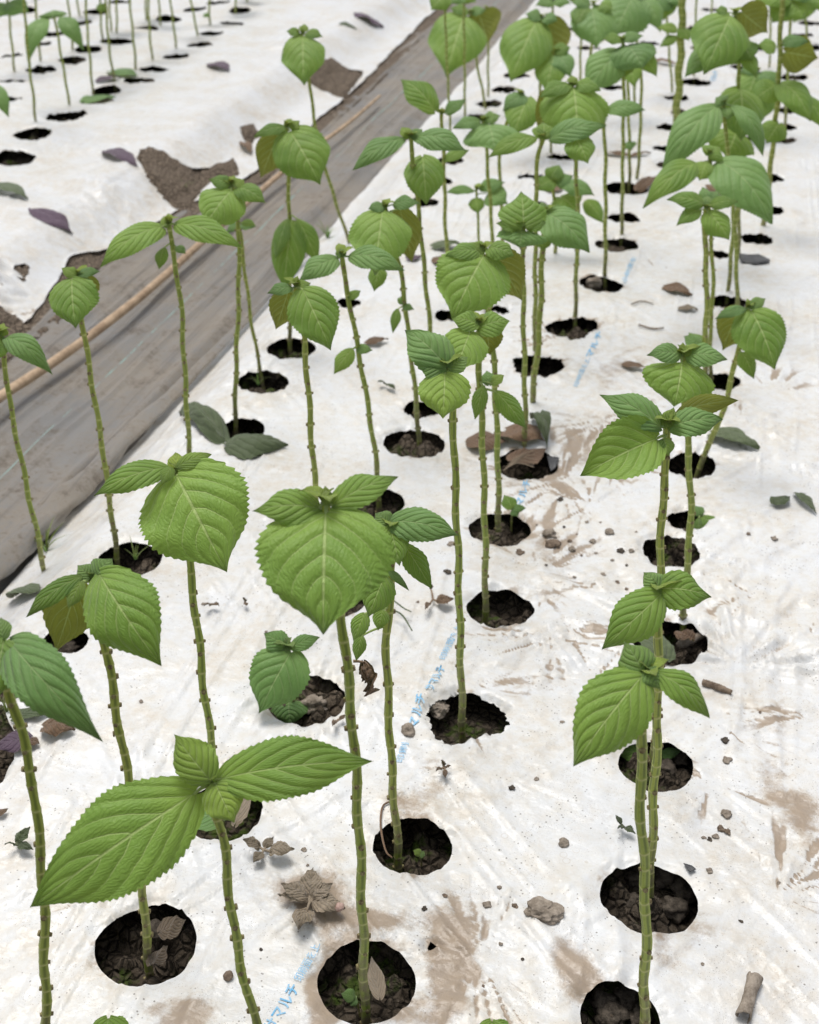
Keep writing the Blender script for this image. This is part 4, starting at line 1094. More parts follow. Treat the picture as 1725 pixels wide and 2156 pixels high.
plant('perilla with a low whorl of small bright leaves, thick double stem', (1487, 832),
      [(1486, 720), (1488, 600), (1484, 500), (1487, 440)],
      [(1480, 428, 1404, 420, 44, 'm', {'tone': .1}), (1474, 442, 1424, 476, 34, 'm', {'tone': .1}), (1498, 432, 1555, 425, 32, 'm', {'tone': .1}), (1492, 448, 1536, 506, 62, 'f', {'tone': .5, 'c': .2}), (1487, 436, 1490, 412, 24, 'm', Y7),
       (1480, 740, 1450, 700, 38, 'm', {'tone': .1})], r=.0046, tone=.3)
plant('thin stem leaning beside the low whorl of bright leaves', (1499, 820), [(1496, 700), (1502, 600), (1497, 500), (1492, 420)], [(1492, 425, 1478, 395, 30, 'm'), (1494, 424, 1512, 402, 26, 'm')], r=.0034, tone=.4, bud=False)
plant('perilla with a large toothed leaf at the top right, above a dark hole', (1556, 560),
      [(1556, 460), (1552, 300), (1556, 150), (1548, 30)],
      [(1538, 34, 1486, 148, 108, 'f', {'tone': .45}), (1562, 26, 1612, 66, 66, 'b', {'tone': .9, 'c': .1}), (1530, 26, 1508, 22, 28, 'm'), (1505, 105, 1446, 160, 44, 'm', {'mat': M_LEAF_COOL}),
       (1560, 90, 1582, 125, 56, 'f', {'tone': 0}), (1562, 110, 1590, 160, 34, 'm'), (1550, 105, 1540, 135, 40, 'f', {'tone': 0}), (1560, 190, 1560, 290, 90, 'f', {'tone': .05}), (1550, 280, 1530, 330, 90, 'f', {'tone': .1})], tone=.35)
plant('brown-stemmed perilla with folded leaf reaching the right picture edge', (1598, 500),
      [(1612, 440), (1628, 300), (1640, 180), (1642, 100), (1648, -10)],
      [(1645, 175, 1702, 250, 62, 'm', {'tone': .3}), (1690, 200, 1740, 272, 40, 'f', {'tone': .1}), (1632, 180, 1590, 210, 50, 'f', {'tone': .1}), (1655, 110, 1718, 122, 60, 'b', {'c': .0}), (1650, 90, 1700, 88, 30, 'm', {'mat': M_LEAF_COOL}), (1640, 260, 1615, 300, 50, 'f', {'tone': 0}),
       (1632, 100, 1598, 95, 36, 'm')], r=.0055, tone=.2)
plant('perilla behind the brown stem, its leaves cut by the top right corner', (1652, 300),
      [(1656, 200), (1664, 60), (1668, -20)],
      [(1662, -10, 1590, 10, 50, 'm'), (1665, 0, 1690, 40, 60, 'f'), (1660, 5, 1628, 45, 50, 'f', {'tone': .2}), (1670, -15, 1720, -5, 40, 'm')], tone=.5)
plant('perilla with a broad pointed leaf against the grey path, top centre', (1028, 248),
      [(1018, 200), (1004, 130), (990, 28)],
      [(978, 34, 942, 152, 106, 'f', {'tone': .5}), (1008, 28, 1028, 86, 62, 'b', {'c': 0, 'tone': .8}), (985, 26, 950, 18, 24, 'm'), (995, 25, 1022, 22, 22, 'm', {'y': .2})], tone=.55)
plant('thin bare stem left of the broad pointed leaf', (950, 345), [(949, 280), (945, 200), (940, 100), (936, -30)], [(938, -10, 910, 20, 40, 'f')], r=.0034, tone=.5)
plant('straight stem right behind the broad pointed leaf', (978, 285), [(979, 200), (978, 100), (976, -20)], [(977, -10, 950, 8, 30, 'm'), (977, -10, 1000, 5, 30, 'm')], r=.0036, tone=.5)
plant('stem with olive-backed leaf beside the broad pointed leaf', (1029, 222), [(1028, 150), (1028, 60), (1026, 20)], [(1026, 22, 1045, 60, 40, 'b', {'c': 0}), (1026, 22, 1008, 30, 20, 'm')], r=.0036, tone=.5)
plant('perilla with hanging leaf at the top, third along the path edge', (1138, 330),
      [(1138, 200), (1139, 120), (1141, 38)],
      [(1130, 44, 1079, 164, 96, 'f', {'tone': .5}), (1150, 44, 1174, 128, 74, 'b', {'c': 0, 'tone': .95}), (1138, 36, 1108, 30, 28, 'm'), (1146, 36, 1172, 44, 30, 'm')], tone=.6)
plant('thin stem with twin level leaves behind the hanging leaf', (1172, 320), [(1172, 200), (1168, 100), (1164, 0)], [(1164, 2, 1130, 12, 26, 'm', {'mat': M_LEAF_COOL}), (1166, 2, 1200, 8, 26, 'm', {'mat': M_LEAF_COOL})], r=.0034, tone=.6)
plant('perilla with crowded broad leaves cut by the top edge', (1232, 300),
      [(1238, 200), (1246, 90), (1250, 10)],
      [(1246, 18, 1256, 96, 84, 'f', {'mat': M_LEAF_COOL}), (1235, 15, 1212, 60, 44, 'f', {'tone': .1}), (1262, 12, 1290, 20, 36, 'm'), (1240, 10, 1205, 5, 30, 'm')], tone=.4)
plant('perilla with a leaf fan leaning over the white film at the top edge', (1335, 260),
      [(1338, 150), (1342, 60), (1344, -8)],
      [(1332, -4, 1294, 72, 96, 'f', {'tone': .5, 'mat': M_LEAF_COOL}), (1354, -2, 1388, 62, 46, 'm', {'tone': .7, 'c': .2}), (1338, 20, 1320, 56, 46, 'f', {'tone': .1})], tone=.55)
plant('slim stem left of the thick old stem', (1220, 260), [(1222, 150), (1224, 40), (1226, -40)], [(1226, -30, 1200, 0, 40, 'f')], r=.0034, tone=.5)
plant('slim stem right of the thick old stem', (1462, 178), [(1462, 100), (1466, 20), (1470, -60)], [(1470, -55, 1450, -20, 40, 'f')], r=.0036, tone=.4)
plant('far stem pair left of the top right leaf', (1496, 96), [(1498, 40), (1500, -40)], [(1500, -40, 1480, -20, 40, 'f')], r=.0034, tone=.5)
plant('far stem at the top right behind the large toothed leaf', (1620, 160), [(1622, 80), (1622, 0), (1622, -60)], [(1622, -50, 1600, -10, 50, 'f'), (1622, -50, 1650, -20, 50, 'f')], r=.0036, tone=.4)
plant('crowded leafy plant at the very top edge, right of the leaf fan', (1420, 215),
      [(1410, 120), (1404, 40), (1402, -30)],
      [(1400, -22, 1372, 30, 60, 'f', {'mat': M_LEAF_COOL}), (1406, -20, 1440, 18, 40, 'm'), (1402, -10, 1398, 40, 44, 'f', {'tone': .2})], r=.0036, tone=.5)
plant('bright leaf pair along the top edge near the right corner', (1700, 105),
      [(1698, 60), (1694, 10), (1690, -30)],
      [(1686, -14, 1588, 8, 44, 'm', {'tone': .7}), (1692, -12, 1735, 22, 50, 'm'), (1690, -14, 1672, 44, 64, 'f', {'tone': .2})], r=.0040, tone=.6)
plant('drooping leaf cluster left of the brown stem, near the right top', (1585, 305),
      [(1586, 250), (1592, 190), (1596, 150)],
      [(1594, 152, 1570, 212, 62, 'f', {'tone': .3}), (1600, 152, 1632, 188, 44, 'm', {'mat': M_LEAF_COOL}), (1596, 148, 1560, 152, 36, 'm', {'mat': M_LEAF_COOL}), (1592, 190, 1604, 250, 70, 'f', {'tone': .05})], r=.0036, tone=.4)
plant('dull drooping leaves behind the yellow-green rounded leaf', (1160, 345),
      [(1162, 280), (1166, 180), (1168, 110)],
      [(1166, 118, 1150, 190, 60, 'f', {'tone': .2}), (1172, 116, 1200, 160, 46, 'm', {'tone': .5}), (1170, 108, 1200, 100, 30, 'm')], r=.0036, tone=.4)
plant('low seedling with three dark rounded leaves in the wide hole', (618, 1500),
      [(617, 1470), (616, 1420), (606, 1362)],
      [(612, 1374, 545, 1502, 126, 'f', {'c': .2, 'cup': .2, 'tone': .2}), (600, 1362, 556, 1334, 50, 'm', {'tone': .2, 'c': -.3}), (612, 1364, 674, 1342, 34, 'm', {'tone': .2, 'c': -.1}), (606, 1362, 604, 1376, 16, 'm', Y7), (608, 1478, 612, 1530, 80, 'm', {'tone': 0})],
      r=.0026, tone=.2, mat=M_LEAF_COOL, cat='seedling', pitch=.02)
plant('tiny green shoot at the foot of the broad-leaved stem', (758, 2122), [(752, 2105), (746, 2095)], [(746, 2098, 718, 2092, 26, 'm', {'y': .3}), (750, 2104, 738, 2118, 16, 'm')], r=.0010, bud=False, name='seedling', cat='seedling', group='seedlings in the holes')
plant('tiny two-leaf shoot in the hole with the root', (888, 1808), [(886, 1798)], [(886, 1798, 870, 1790, 16, 'm', {'y': .4}), (886, 1798, 896, 1802, 14, 'm', {'y': .4})], r=.0010, bud=False, name='seedling', cat='seedling', group='seedlings in the holes')
plant('dark rounded shoot behind the double stem by the blue print', (1076, 1122), [(1078, 1090), (1080, 1070)],
      [(1078, 1070, 1062, 1042, 32, 'm', {'tone': .0}), (1080, 1072, 1108, 1070, 18, 'm', {'tone': .1}), (1080, 1074, 1092, 1088, 20, 'm', {'tone': 0})], r=.0015, bud=False, name='seedling', cat='seedling', group='seedlings in the holes')
plant('leafy green shoot on the far rim of the right hole', (1462, 1120), [(1468, 1100), (1474, 1085)],
      [(1476, 1088, 1522, 1126, 34, 'm', {'tone': .5}), (1474, 1084, 1462, 1064, 28, 'm'), (1472, 1090, 1468, 1132, 20, 'f')], r=.0014, bud=False, name='seedling', cat='seedling', group='seedlings in the holes')
plant('flat green leaves inside the hole between two right stems', (1372, 1600), [(1372, 1592)], [(1358, 1588, 1294, 1582, 40, 'm', {'tone': .4}), (1388, 1592, 1436, 1580, 22, 'm', {'tone': .4})], r=.0012, bud=False, name='seedling', cat='seedling', group='seedlings in the holes')
plant('leaf top peeking over the bottom edge, left', (232, 2290), [(230, 2230), (228, 2162)], [(228, 2146, 226, 2240, 84, 'f', {'c': .3}), (234, 2155, 280, 2175, 40, 'm')], r=.003, tone=.5, bud=False)
plant('leaf top peeking over the bottom edge, right of centre', (1040, 2300), [(1038, 2240), (1036, 2166)], [(1036, 2152, 1034, 2240, 70, 'f', {'c': .3}), (1040, 2160, 1085, 2185, 40, 'm')], r=.003, tone=.5, bud=False)

# far bed, upper left: bare stems whose tops are out of the picture
FG = 'slim stems on the far left bed'
FAR = [('front stem at the far bed nearest hole, left of two', (77, 276), [(70, 200), (60, 120), (52, 20), (46, -60)], []),
       ('short far perilla with two drooping wing leaves', (149, 240), [(140, 180), (128, 110), (115, 34)], [(100, 40, 60, 132, 46, 'm', {'mat': M_LEAF_COOL, 'c': .3, 'arch': .25}), (126, 36, 178, 108, 40, 'm', {'mat': M_LEAF_COOL, 'c': .2, 'arch': .25}), (112, 36, 112, 22, 60, 'm', {'mat': M_LEAF_COOL})]),
       ('far stem at the left edge beside a white gap', (32, 168), [(26, 100), (18, 20), (12, -60)], [(14, 8, -6, 40, 50, 'm', {'mat': M_LEAF_COOL}), (16, 8, 62, 28, 50, 'm', {'mat': M_LEAF_COOL})]),
       ('far stem between the wing leaves and the left edge', (85, 146), [(82, 80), (76, 20), (70, -70)], []),
       ('far stem rising from the green fallen leaf', (197, 216), [(192, 150), (184, 60), (178, -50)], []),
       ('far stem rising over the purple fallen leaf', (244, 190), [(236, 140), (228, 80), (220, -50)], []),
       ('far stem right of the wing leaves', (154, 122), [(150, 60), (143, 0), (138, -70)], []),
       ('thin far stem with a small leaf knot at the top', (217, 100), [(214, 60), (212, 20), (211, -60)], [(212, 8, 218, 26, 24, 'f', {'tone': .3})]),
       ('far stem behind the thin knotted stem', (246, 86), [(246, 40), (245, -60)], []),
       ('far stem with the green half-buried leaf at its foot', (288, 165), [(282, 90), (274, 10), (270, -50)], []),
       ('bent far stem in the round clean hole', (328, 143), [(320, 115), (315, 60), (310, -60)], []),
       ('far stem at the tip of the pointed black hole', (372, 118), [(368, 70), (360, 10), (356, -60)], []),
       ('far stem beside the upright black film scrap', (419, 92), [(412, 50), (402, 0), (396, -60)], []),
       ('far stem with a small side leaf, right group', (443, 68), [(441, 20), (440, -60)], [(440, 30, 428, 36, 14, 'm')]),
       ('short far stem, rightmost but one', (497, 44), [(496, 0), (496, -70)], []),
       ('far stem between the bent and the pointed-hole stems', (308, 58), [(307, 0), (306, -60)], []),
       ('farthest right stem of the far bed', (570, -2), [(568, -40), (566, -90)], []),
       ('far stem beside the rightmost far hole', (522, 18), [(520, -10), (518, -70)], []),
       ('far stem close behind the bent one', (340, 70), [(336, 20), (332, -60)], []),
       ('far stem over the hole with the green leaf below the purple one', (236, 84), [(232, 30), (228, -60)], []),
       ('faint far stem deep on the left bed', (170, 48), [(164, 10), (160, -60)], [])]
for i, (lb, b, pts, lv) in enumerate(FAR):
    e, P, Y = plant(lb, b, pts, lv, r=.0045, tone=.6, group=FG, bud=not lv or len(lv) < 3)
    if len(lv) < 3: crown(e, P, 4, .07, 900 + i, M_LEAF_COOL)
e, P, Y = plant('far perilla leaf tip entering from the left edge', (-14, 335), [(-14, 250), (-12, 190)], [(-10, 178, 19, 248, 34, 'm', {'c': .2}), (-14, 185, -60, 200, 50, 'm')], r=.0036, tone=.4, group=FG)

# ------------------------------------------------------------------ loose things lying about
def ground_leaf(label, a, b, w, mat, cat='fallen leaf', group=None, arch=.10, crumple=.03, z=.004, name='fallen_leaf', lod=1, cup=.2, slim=.2, tilt=None, fold=.2, pet=None):
    A = gp(a[0], a[1], z); B = gp(b[0], b[1], z)
    d = depth_of((A + B) / 2)
    ax = unit(B - A); N = UP if tilt is None else unit(UP + np.array(tilt))
    S = np.cross(ax, N); ex, ey = b[0] - a[0], -(b[1] - a[1]); q = math.hypot(ex, ey)
    perp = unit(-ey / q * VX + ex / q * VU)
    half = w / 2 * d / F_PX / max(.3, abs(np.dot(S, perp)))
    half = min(half, np.linalg.norm(B - A) * .55)
    o = leaf_mesh(name, A, B, N, half, arch, fold, cup, rng.random(), 0, slim, lod, mat, None, int(a[0] * 7 + a[1]), None if pet is None else gp(pet[0], pet[1], .003), crumple=crumple, teeth=.6)
    n = len(o.data.vertices); co = np.empty(n * 3, np.float32); o.data.vertices.foreach_get('co', co); co = co.reshape(-1, 3)
    gz = film_z(co[:, 0], co[:, 1]) + .0012
    co[:, 2] = np.maximum(co[:, 2], gz)
    o.data.vertices.foreach_set('co', co.ravel())
    recenter(o, (A + B) / 2)
    return tag(o, label, cat, group)

G1 = 'fallen leaves on the films'
M_TWIG_LEAF = mat_leaf('dead_leaf_dark', rgb(.07, .05, .035), rgb(.19, .145, .10), rgb(.17, .13, .09), rgb(.22, .17, .12), rgb(.1, .07, .05), .85, .03)
ground_leaf('dark green wilted leaf lying right of the stem by the path', (478, 936), (607, 938), 58, M_WILT, group=G1, arch=.16, crumple=.06, cup=.5)
ground_leaf('dark green wilted leaf curled left of the stem by the path', (470, 926), (380, 876), 42, M_WILT, group=G1, arch=.22, crumple=.07, cup=.5)
ground_leaf('long dark wilted leaf right of the two right stems', (1500, 912), (1600, 944), 42, M_WILT, group=G1, arch=.12, crumple=.06)
ground_leaf('small dark leaf scrap, left of two at the right edge', (1630, 1060), (1664, 1046), 24, M_WILT, group=G1, crumple=.06)
ground_leaf('narrow dark leaf scrap, right of two at the right edge', (1676, 1038), (1720, 1082), 20, M_WILT, group=G1, crumple=.05)
ground_leaf('rusty brown leaf on the film below the far black hole', (1402, 602), (1458, 622), 34, M_BROWN, group=G1, crumple=.08)
ground_leaf('pale brown leaf scrap beneath the rusty leaf', (1430, 648), (1470, 652), 16, M_DRY, group=G1, crumple=.08)
ground_leaf('reddish dry leaf among the muddy creases', (1312, 766), (1362, 776), 18, M_BROWN, group=G1, crumple=.06)
ground_leaf('round tan dead leaf left of the paired middle stems', (988, 930), (1070, 930), 44, M_BROWN, group=G1, crumple=.02, slim=0)
ground_leaf('rusty dead leaf leaning at the torn hole with straw', (1068, 905), (1146, 930), 56, M_BROWN, group=G1, arch=.14, crumple=.08, slim=0)
ground_leaf('grey-green dead leaf curling over the torn hole with straw', (1128, 880), (1152, 945), 44, M_WILT, group=G1, arch=.35, crumple=.08)
ground_leaf('brown dead leaf filling the torn hole with straw', (1080, 985), (1150, 960), 44, M_BROWN, group=G1, arch=.1, crumple=.16, z=-.010)
ground_leaf('large brown leaf beside the three bare stems', (1345, 400), (1388, 372), 26, M_BROWN, group=G1, crumple=.06)
ground_leaf('square brown leaf behind the whorl of bright leaves', (1498, 390), (1518, 412), 34, M_BROWN, group=G1, crumple=.06)
ground_leaf('flat brown leaf under the small leaf knot', (1280, 322), (1330, 330), 16, M_BROWN, group=G1, crumple=.05)
ground_leaf('brown leaf by the knotted stem of three', (1330, 328), (1372, 322), 12, M_BROWN, group=G1, crumple=.05)
ground_leaf('thin brown leaf lying left of the thick old stem', (1376, 128), (1430, 138), 14, M_BROWN, group=G1, crumple=.05)
ground_leaf('grey dead leaf flat on the film in the middle of the bed', (912, 520), (968, 512), 26, M_WILT, group=G1, crumple=.08)
ground_leaf('brown dead leaf just below the grey one mid bed', (912, 545), (950, 552), 24, M_BROWN, group=G1, crumple=.08)
ground_leaf('dark purplish scrap left of the grey mid-bed leaf', (858, 545), (890, 540), 18, M_PURPLE, group=G1, crumple=.08)
ground_leaf('pinkish dry leaf tuft behind the dense middle plants', (1152, 400), (1190, 398), 20, M_BROWN, group=G1, crumple=.08)
ground_leaf('brown leaf scrap right of the tufted stem', (772, 722), (818, 714), 18, M_BROWN, group=G1, crumple=.08)
ground_leaf('flat grey leaf under the bare-stemmed left plant', (32, 1252), (86, 1246), 22, M_WILT, group=G1, crumple=.02)
ground_leaf('green leaf among the litter at the left edge', (28, 1512), (114, 1494), 24, M_WILT, group=G1, crumple=.04)
ground_leaf('crumpled brown leaf among the litter at the left edge', (94, 1530), (158, 1538), 46, M_BROWN, group=G1, crumple=.12, arch=.2, slim=0)
ground_leaf('purple veined leaf among the litter at the left edge', (66, 1552), (-18, 1580), 46, M_PURPLE, group=G1, crumple=.03)
ground_leaf('small brown scrap below the crumpled brown leaf', (58, 1560), (84, 1566), 16, M_BROWN, group=G1, crumple=.1)
ground_leaf('dark dry scrap at the far left margin', (-6, 1716), (18, 1702), 14, M_BROWN, group=G1, crumple=.1)
ground_leaf('violet leaf beside the bare soil patch on the far bed', (224, 318), (290, 352), 34, M_PURPLE, group=G1, crumple=.02, slim=.5)
ground_leaf('grey-purple leaf lying on the near part of the far bed', (70, 440), (154, 492), 38, M_PURPLE, group=G1, crumple=.03, slim=.4)
ground_leaf('olive leaf at the left edge of the far bed', (-14, 392), (60, 420), 30, M_WILT, group=G1, crumple=.03)
ground_leaf('small mauve leaf alone in the middle of the far bed', (446, 134), (484, 150), 24, M_PURPLE, group=G1, crumple=.02, slim=0)
ground_leaf('mauve leaf at the top of the far bed near the path', (748, 30), (808, 58), 24, M_PURPLE, group=G1, crumple=.03, slim=.5)
ground_leaf('small dark green leaf at the top of the far bed', (716, 50), (752, 62), 16, M_WILT, group=G1, crumple=.06)
ground_leaf('bright purple leaf among the far stems', (204, 170), (256, 162), 18, M_PURPLE, group=G1, crumple=.02)
ground_leaf('green leaf behind the bright purple one among far stems', (234, 150), (290, 162), 30, M_LEAF_COOL, group=G1, crumple=.02)
ground_leaf('green leaf over the far hole below the purple one', (178, 214), (244, 204), 28, M_LEAF_COOL, group=G1, crumple=.02, slim=0)
ground_leaf('orange-brown scrap at the small torn opening by the path', (512, 300), (530, 325), 22, M_BROWN, group=G1, crumple=.06)
ground_leaf('grey veined leaf standing in the bottom centre hole', (800, 2134), (783, 2048), 36, M_DRY, group=G1, crumple=.03, z=-.018, arch=.12)
ground_leaf('pale round leaf inside the hole under the wide-leaved plant', (470, 1765), (400, 1745), 46, M_LEAF_COOL, group=G1, crumple=.02, z=-.02, slim=0)
ground_leaf('brown curled leaf in the hole under the wide-leaved plant', (500, 1760), (530, 1680), 36, M_DRY, group=G1, crumple=.15, z=-.016, arch=.25)
ground_leaf('brown curled leaf at the stem foot in the lower left hole', (322, 2062), (356, 2022), 34, M_TWIG_LEAF, group=G1, crumple=.30, z=-.016, arch=.3)
ground_leaf('dark brown leaf in the back of the lower left hole', (345, 2010), (398, 1985), 34, M_TWIG_LEAF, group=G1, crumple=.26, z=-.026)
ground_leaf('grey-green leaf folded into the right hole with twigs', (1400, 1400), (1344, 1330), 66, M_WILT, group=G1, crumple=.06, z=-.006, arch=.2)
ground_leaf('brown leaf in the right hole with twigs', (1430, 1370), (1455, 1352), 34, M_BROWN, group=G1, crumple=.12, z=-.016)

def join_parts(label, cat, center, parts, name):
    e = thing(name, center, label, cat)
    off = np.array(center, np.float32)
    for o in parts:
        n = len(o.data.vertices); co = np.empty(n * 3, np.float32); o.data.vertices.foreach_get('co', co)
        o.data.vertices.foreach_set('co', (co.reshape(-1, 3) - off).ravel()); o.data.update(); o.parent = e
    return e

def withered(label, c, arms, name='withered_sprig', mat=M_DRY, mid=M_TWIG):
    C0 = gp(c[0], c[1], .006); parts = []
    for i, (tx, ty, w, bx, by) in enumerate(arms):
        A = gp(bx, by, .006); B = gp(tx, ty, .007 if i % 2 else .013)
        d = depth_of(A); L = np.linalg.norm(B - A)
        half = min(L * .45, w / 2 * d / F_PX * 1.25)
        o = leaf_mesh('leaf', A, B, UP, half, .18, .3, .3, rng.random(), 0, .3, 2, mat, None, int(c[0] + i * 7), C0, crumple=.13, teeth=.7)
        n = len(o.data.vertices); co = np.empty(n * 3, np.float32); o.data.vertices.foreach_get('co', co); co = co.reshape(-1, 3)
        co[:, 2] = np.maximum(co[:, 2], film_z(co[:, 0], co[:, 1]) + .0015); o.data.vertices.foreach_set('co', co.ravel())
        parts.append(o)
    return join_parts(label, 'dead sprig', C0, parts, name)
withered('dried brown leaf rosette with a pink pod, left of the broad-leaved stem', (653, 1898),
         [(592, 1862, 42, 645, 1888), (660, 1832, 40, 652, 1884), (700, 1862, 46, 660, 1892), (725, 1915, 52, 662, 1900), (628, 1958, 38, 646, 1918), (588, 1886, 26, 645, 1896)])
withered('shrivelled brown sprig below the wide-leaved plant', (556, 1790),
         [(512, 1768, 30, 548, 1784), (576, 1764, 28, 558, 1784), (620, 1790, 36, 572, 1794), (534, 1816, 30, 552, 1796)])
withered('plucked green shoot lying at the left margin', (34, 1778), [(64, 1742, 26, 38, 1774), (70, 1790, 18, 40, 1780), (10, 1778, 8, 30, 1778)], mat=M_WILT, name='plucked_shoot')
withered('two small brown leaves beside the torn centre hole', (912, 1262), [(906, 1228, 16, 908, 1240), (955, 1262, 28, 922, 1268), (895, 1285, 10, 905, 1272)], mat=M_BROWN)
withered('black forked scrap on the film beside the right stems', (1312, 1740), [(1296, 1716, 12, 1308, 1734), (1338, 1756, 14, 1316, 1742), (1300, 1746, 8, 1310, 1742)], mat=M_WILT, name='dark_scrap')
withered('brown cross-shaped scrap below the torn centre hole', (936, 1616), [(930, 1600, 12, 934, 1610), (938, 1640, 10, 937, 1622), (918, 1624, 8, 930, 1618), (950, 1612, 8, 940, 1614)], mat=M_BROWN, name='dark_scrap')
withered('small black scrap left of the ringed spots', (446, 1272), [(430, 1276, 8, 442, 1274), (462, 1276, 10, 450, 1272)], mat=M_BROWN, name='dark_scrap')
withered('tiny black scrap right of the first small scrap', (516, 1268), [(512, 1258, 8, 516, 1266), (520, 1276, 8, 517, 1270)], mat=M_BROWN, name='dark_scrap')
withered('dark curled scrap by the rim of the seedling hole', (712, 1516), [(700, 1530, 10, 708, 1520), (728, 1506, 12, 716, 1514)], mat=M_BROWN, name='dark_scrap')
withered('dark scrap lying left of the tufted stem', (812, 808), [(796, 804, 10, 808, 806), (832, 820, 14, 816, 810)], mat=M_WILT, name='dark_scrap')

# a dried curl hanging from the side shoot
hg = gp(840, 1822, -.026); Yh = hg[1]
A = at_Y(766, 1395, Yh); B = at_Y(784, 1460, Yh)
o = leaf_mesh('dried_leaf', A, B, VC, .0075, .20, .9, .9, .2, 0, .3, 2, M_BROWN, None, 5, at_Y(744, 1392, Yh), crumple=.42, twist=1.4)
tag(recenter(o, A), 'dark dried leaf curl hanging beside the broad-leaved stem', 'dried leaf')

def rock(label, px, py, w, h, mat, flat=.6, seed=0, name='soil_clod', cat='clod', group=None, sub=3, z=0.0, rough=.28):
    import bmesh
    g = gp(px, py, z); d = depth_of(g); R = w / 2 * d / F_PX
    bm = bmesh.new(); bmesh.ops.create_icosphere(bm, subdivisions=sub, radius=1.0)
    r = random.Random(seed * 13 + int(px)); o1, o2 = r.random() * 40, r.random() * 40
    asp = max(.35, min(1.1, h / w * 1.25))
    V = np.array([v.co[:] for v in bm.verts]); F = [[v.index for v in f.verts] for f in bm.faces]; bm.free()
    n = fbm(V[:, 0] * 1.3 + o1, V[:, 1] * 1.3 + V[:, 2] * 1.7 + o2, seed, 4)
    n2 = np.abs(fbm(V[:, 0] * 3 + o2, V[:, 1] * 3 - V[:, 2] * 3 + o1, seed + 4, 3))
    V = V * (1 + rough * 1.5 * n - rough * .9 * n2)[:, None]
    V[:, 0] *= R; V[:, 1] *= R * asp; V[:, 2] *= R * flat
    V[:, 2] = np.maximum(V[:, 2], -R * flat * .45)
    a = r.random() * .8 - .4
    x = V[:, 0] * math.cos(a) - V[:, 1] * math.sin(a); y = V[:, 0] * math.sin(a) + V[:, 1] * math.cos(a)
    V = np.column_stack([x, y, V[:, 2] + R * flat * .38])
    ob = mesh_obj(name, V, F, mat)
    ob.location = [float(c) for c in g]
    return tag(ob, label, cat, group)

rock('large flat grey clod right of the bottom centre stem', 1143, 1922, 78, 50, M_CLOD, .42, 1, sub=5, rough=.34)
rock('small grey pebble on clean film above the large clod', 1187, 1777, 22, 20, M_CLOD, .7, 2, sub=4, name='pebble', cat='pebble')
rock('rounded stone beside the blue print under the torn hole', 858, 1543, 34, 40, M_CLOD, .7, 3, sub=4, name='pebble', cat='pebble')
rock('knobbly clod inside the torn hole beside the blue print', 916, 1497, 46, 60, M_CLOD, .8, 4, sub=5, z=-.02, rough=.4)
rock('light clod in front of the seedling stem', 662, 1492, 58, 44, M_CLOD, .7, 5, sub=5, z=-.022, rough=.35)
rock('dark clod behind the seedling stem', 690, 1452, 44, 34, M_DARKCLOD, .8, 6, sub=4, z=-.024)
rock('brown striped pod on the film left of the blue print', 481, 2057, 22, 34, M_TWIG, .8, 7, sub=4, name='seed_pod', cat='pod', rough=.12)
rock('pink pod resting on the dried leaf rosette', 716, 1912, 20, 22, M_PINK, .8, 8, sub=4, name='seed_pod', cat='pod', z=.008, rough=.14)
rock('mossy clod in the lower left hole behind the stem', 335, 1965, 46, 40, M_DARKCLOD, .8, 9, sub=4, z=-.024)
rock('pale clod in the far torn hole beside the printed line', 1252, 602, 40, 24, M_CLOD, .7, 10, sub=4, z=-.012)
for i, (x, y, w) in enumerate(((1340, 1850, 66), (1400, 1850, 70), (1440, 1880, 60), (1420, 1920, 56), (1330, 1900, 44), (1375, 1905, 40))):
    rock(('left', 'top middle', 'right rim', 'lower right', 'left rim', 'front')[i] + ' dark cracked clod in the hole behind the front right stem', x, y, w, w * .8, M_DARKCLOD, .75, 20 + i, sub=4, z=-.034, group='dark clods in the holes', rough=.35)
for i, (x, y, w) in enumerate(((1270, 2120, 60), (1320, 2105, 56), (1290, 2148, 70), (1345, 2148, 50))):
    rock(('upper left', 'upper right', 'front', 'right')[i] + ' dark clod in the hole cut by the bottom edge', x, y, w, w * .8, M_DARKCLOD, .75, 30 + i, sub=4, z=-.032, group='dark clods in the holes', rough=.35)
for i, (x, y, w) in enumerate(((1400, 1625, 60), (1430, 1600, 40), (130, 1320, 40), (145, 1370, 44), (50, 1420, 60))):
    rock(('front', 'rear')[i] + ' dark clod in the hole with flat green leaves' if i < 2 else ('upper', 'lower', 'wide')[i - 2] + ' dark clod in the torn openings at the left edge', x, y, w, w * .8, M_DARKCLOD, .7, 40 + i, sub=4, z=-.028, group='dark clods in the holes', rough=.35)
CR_L = 'small earth crumb scattered on the white film around the muddy middle of the bed'
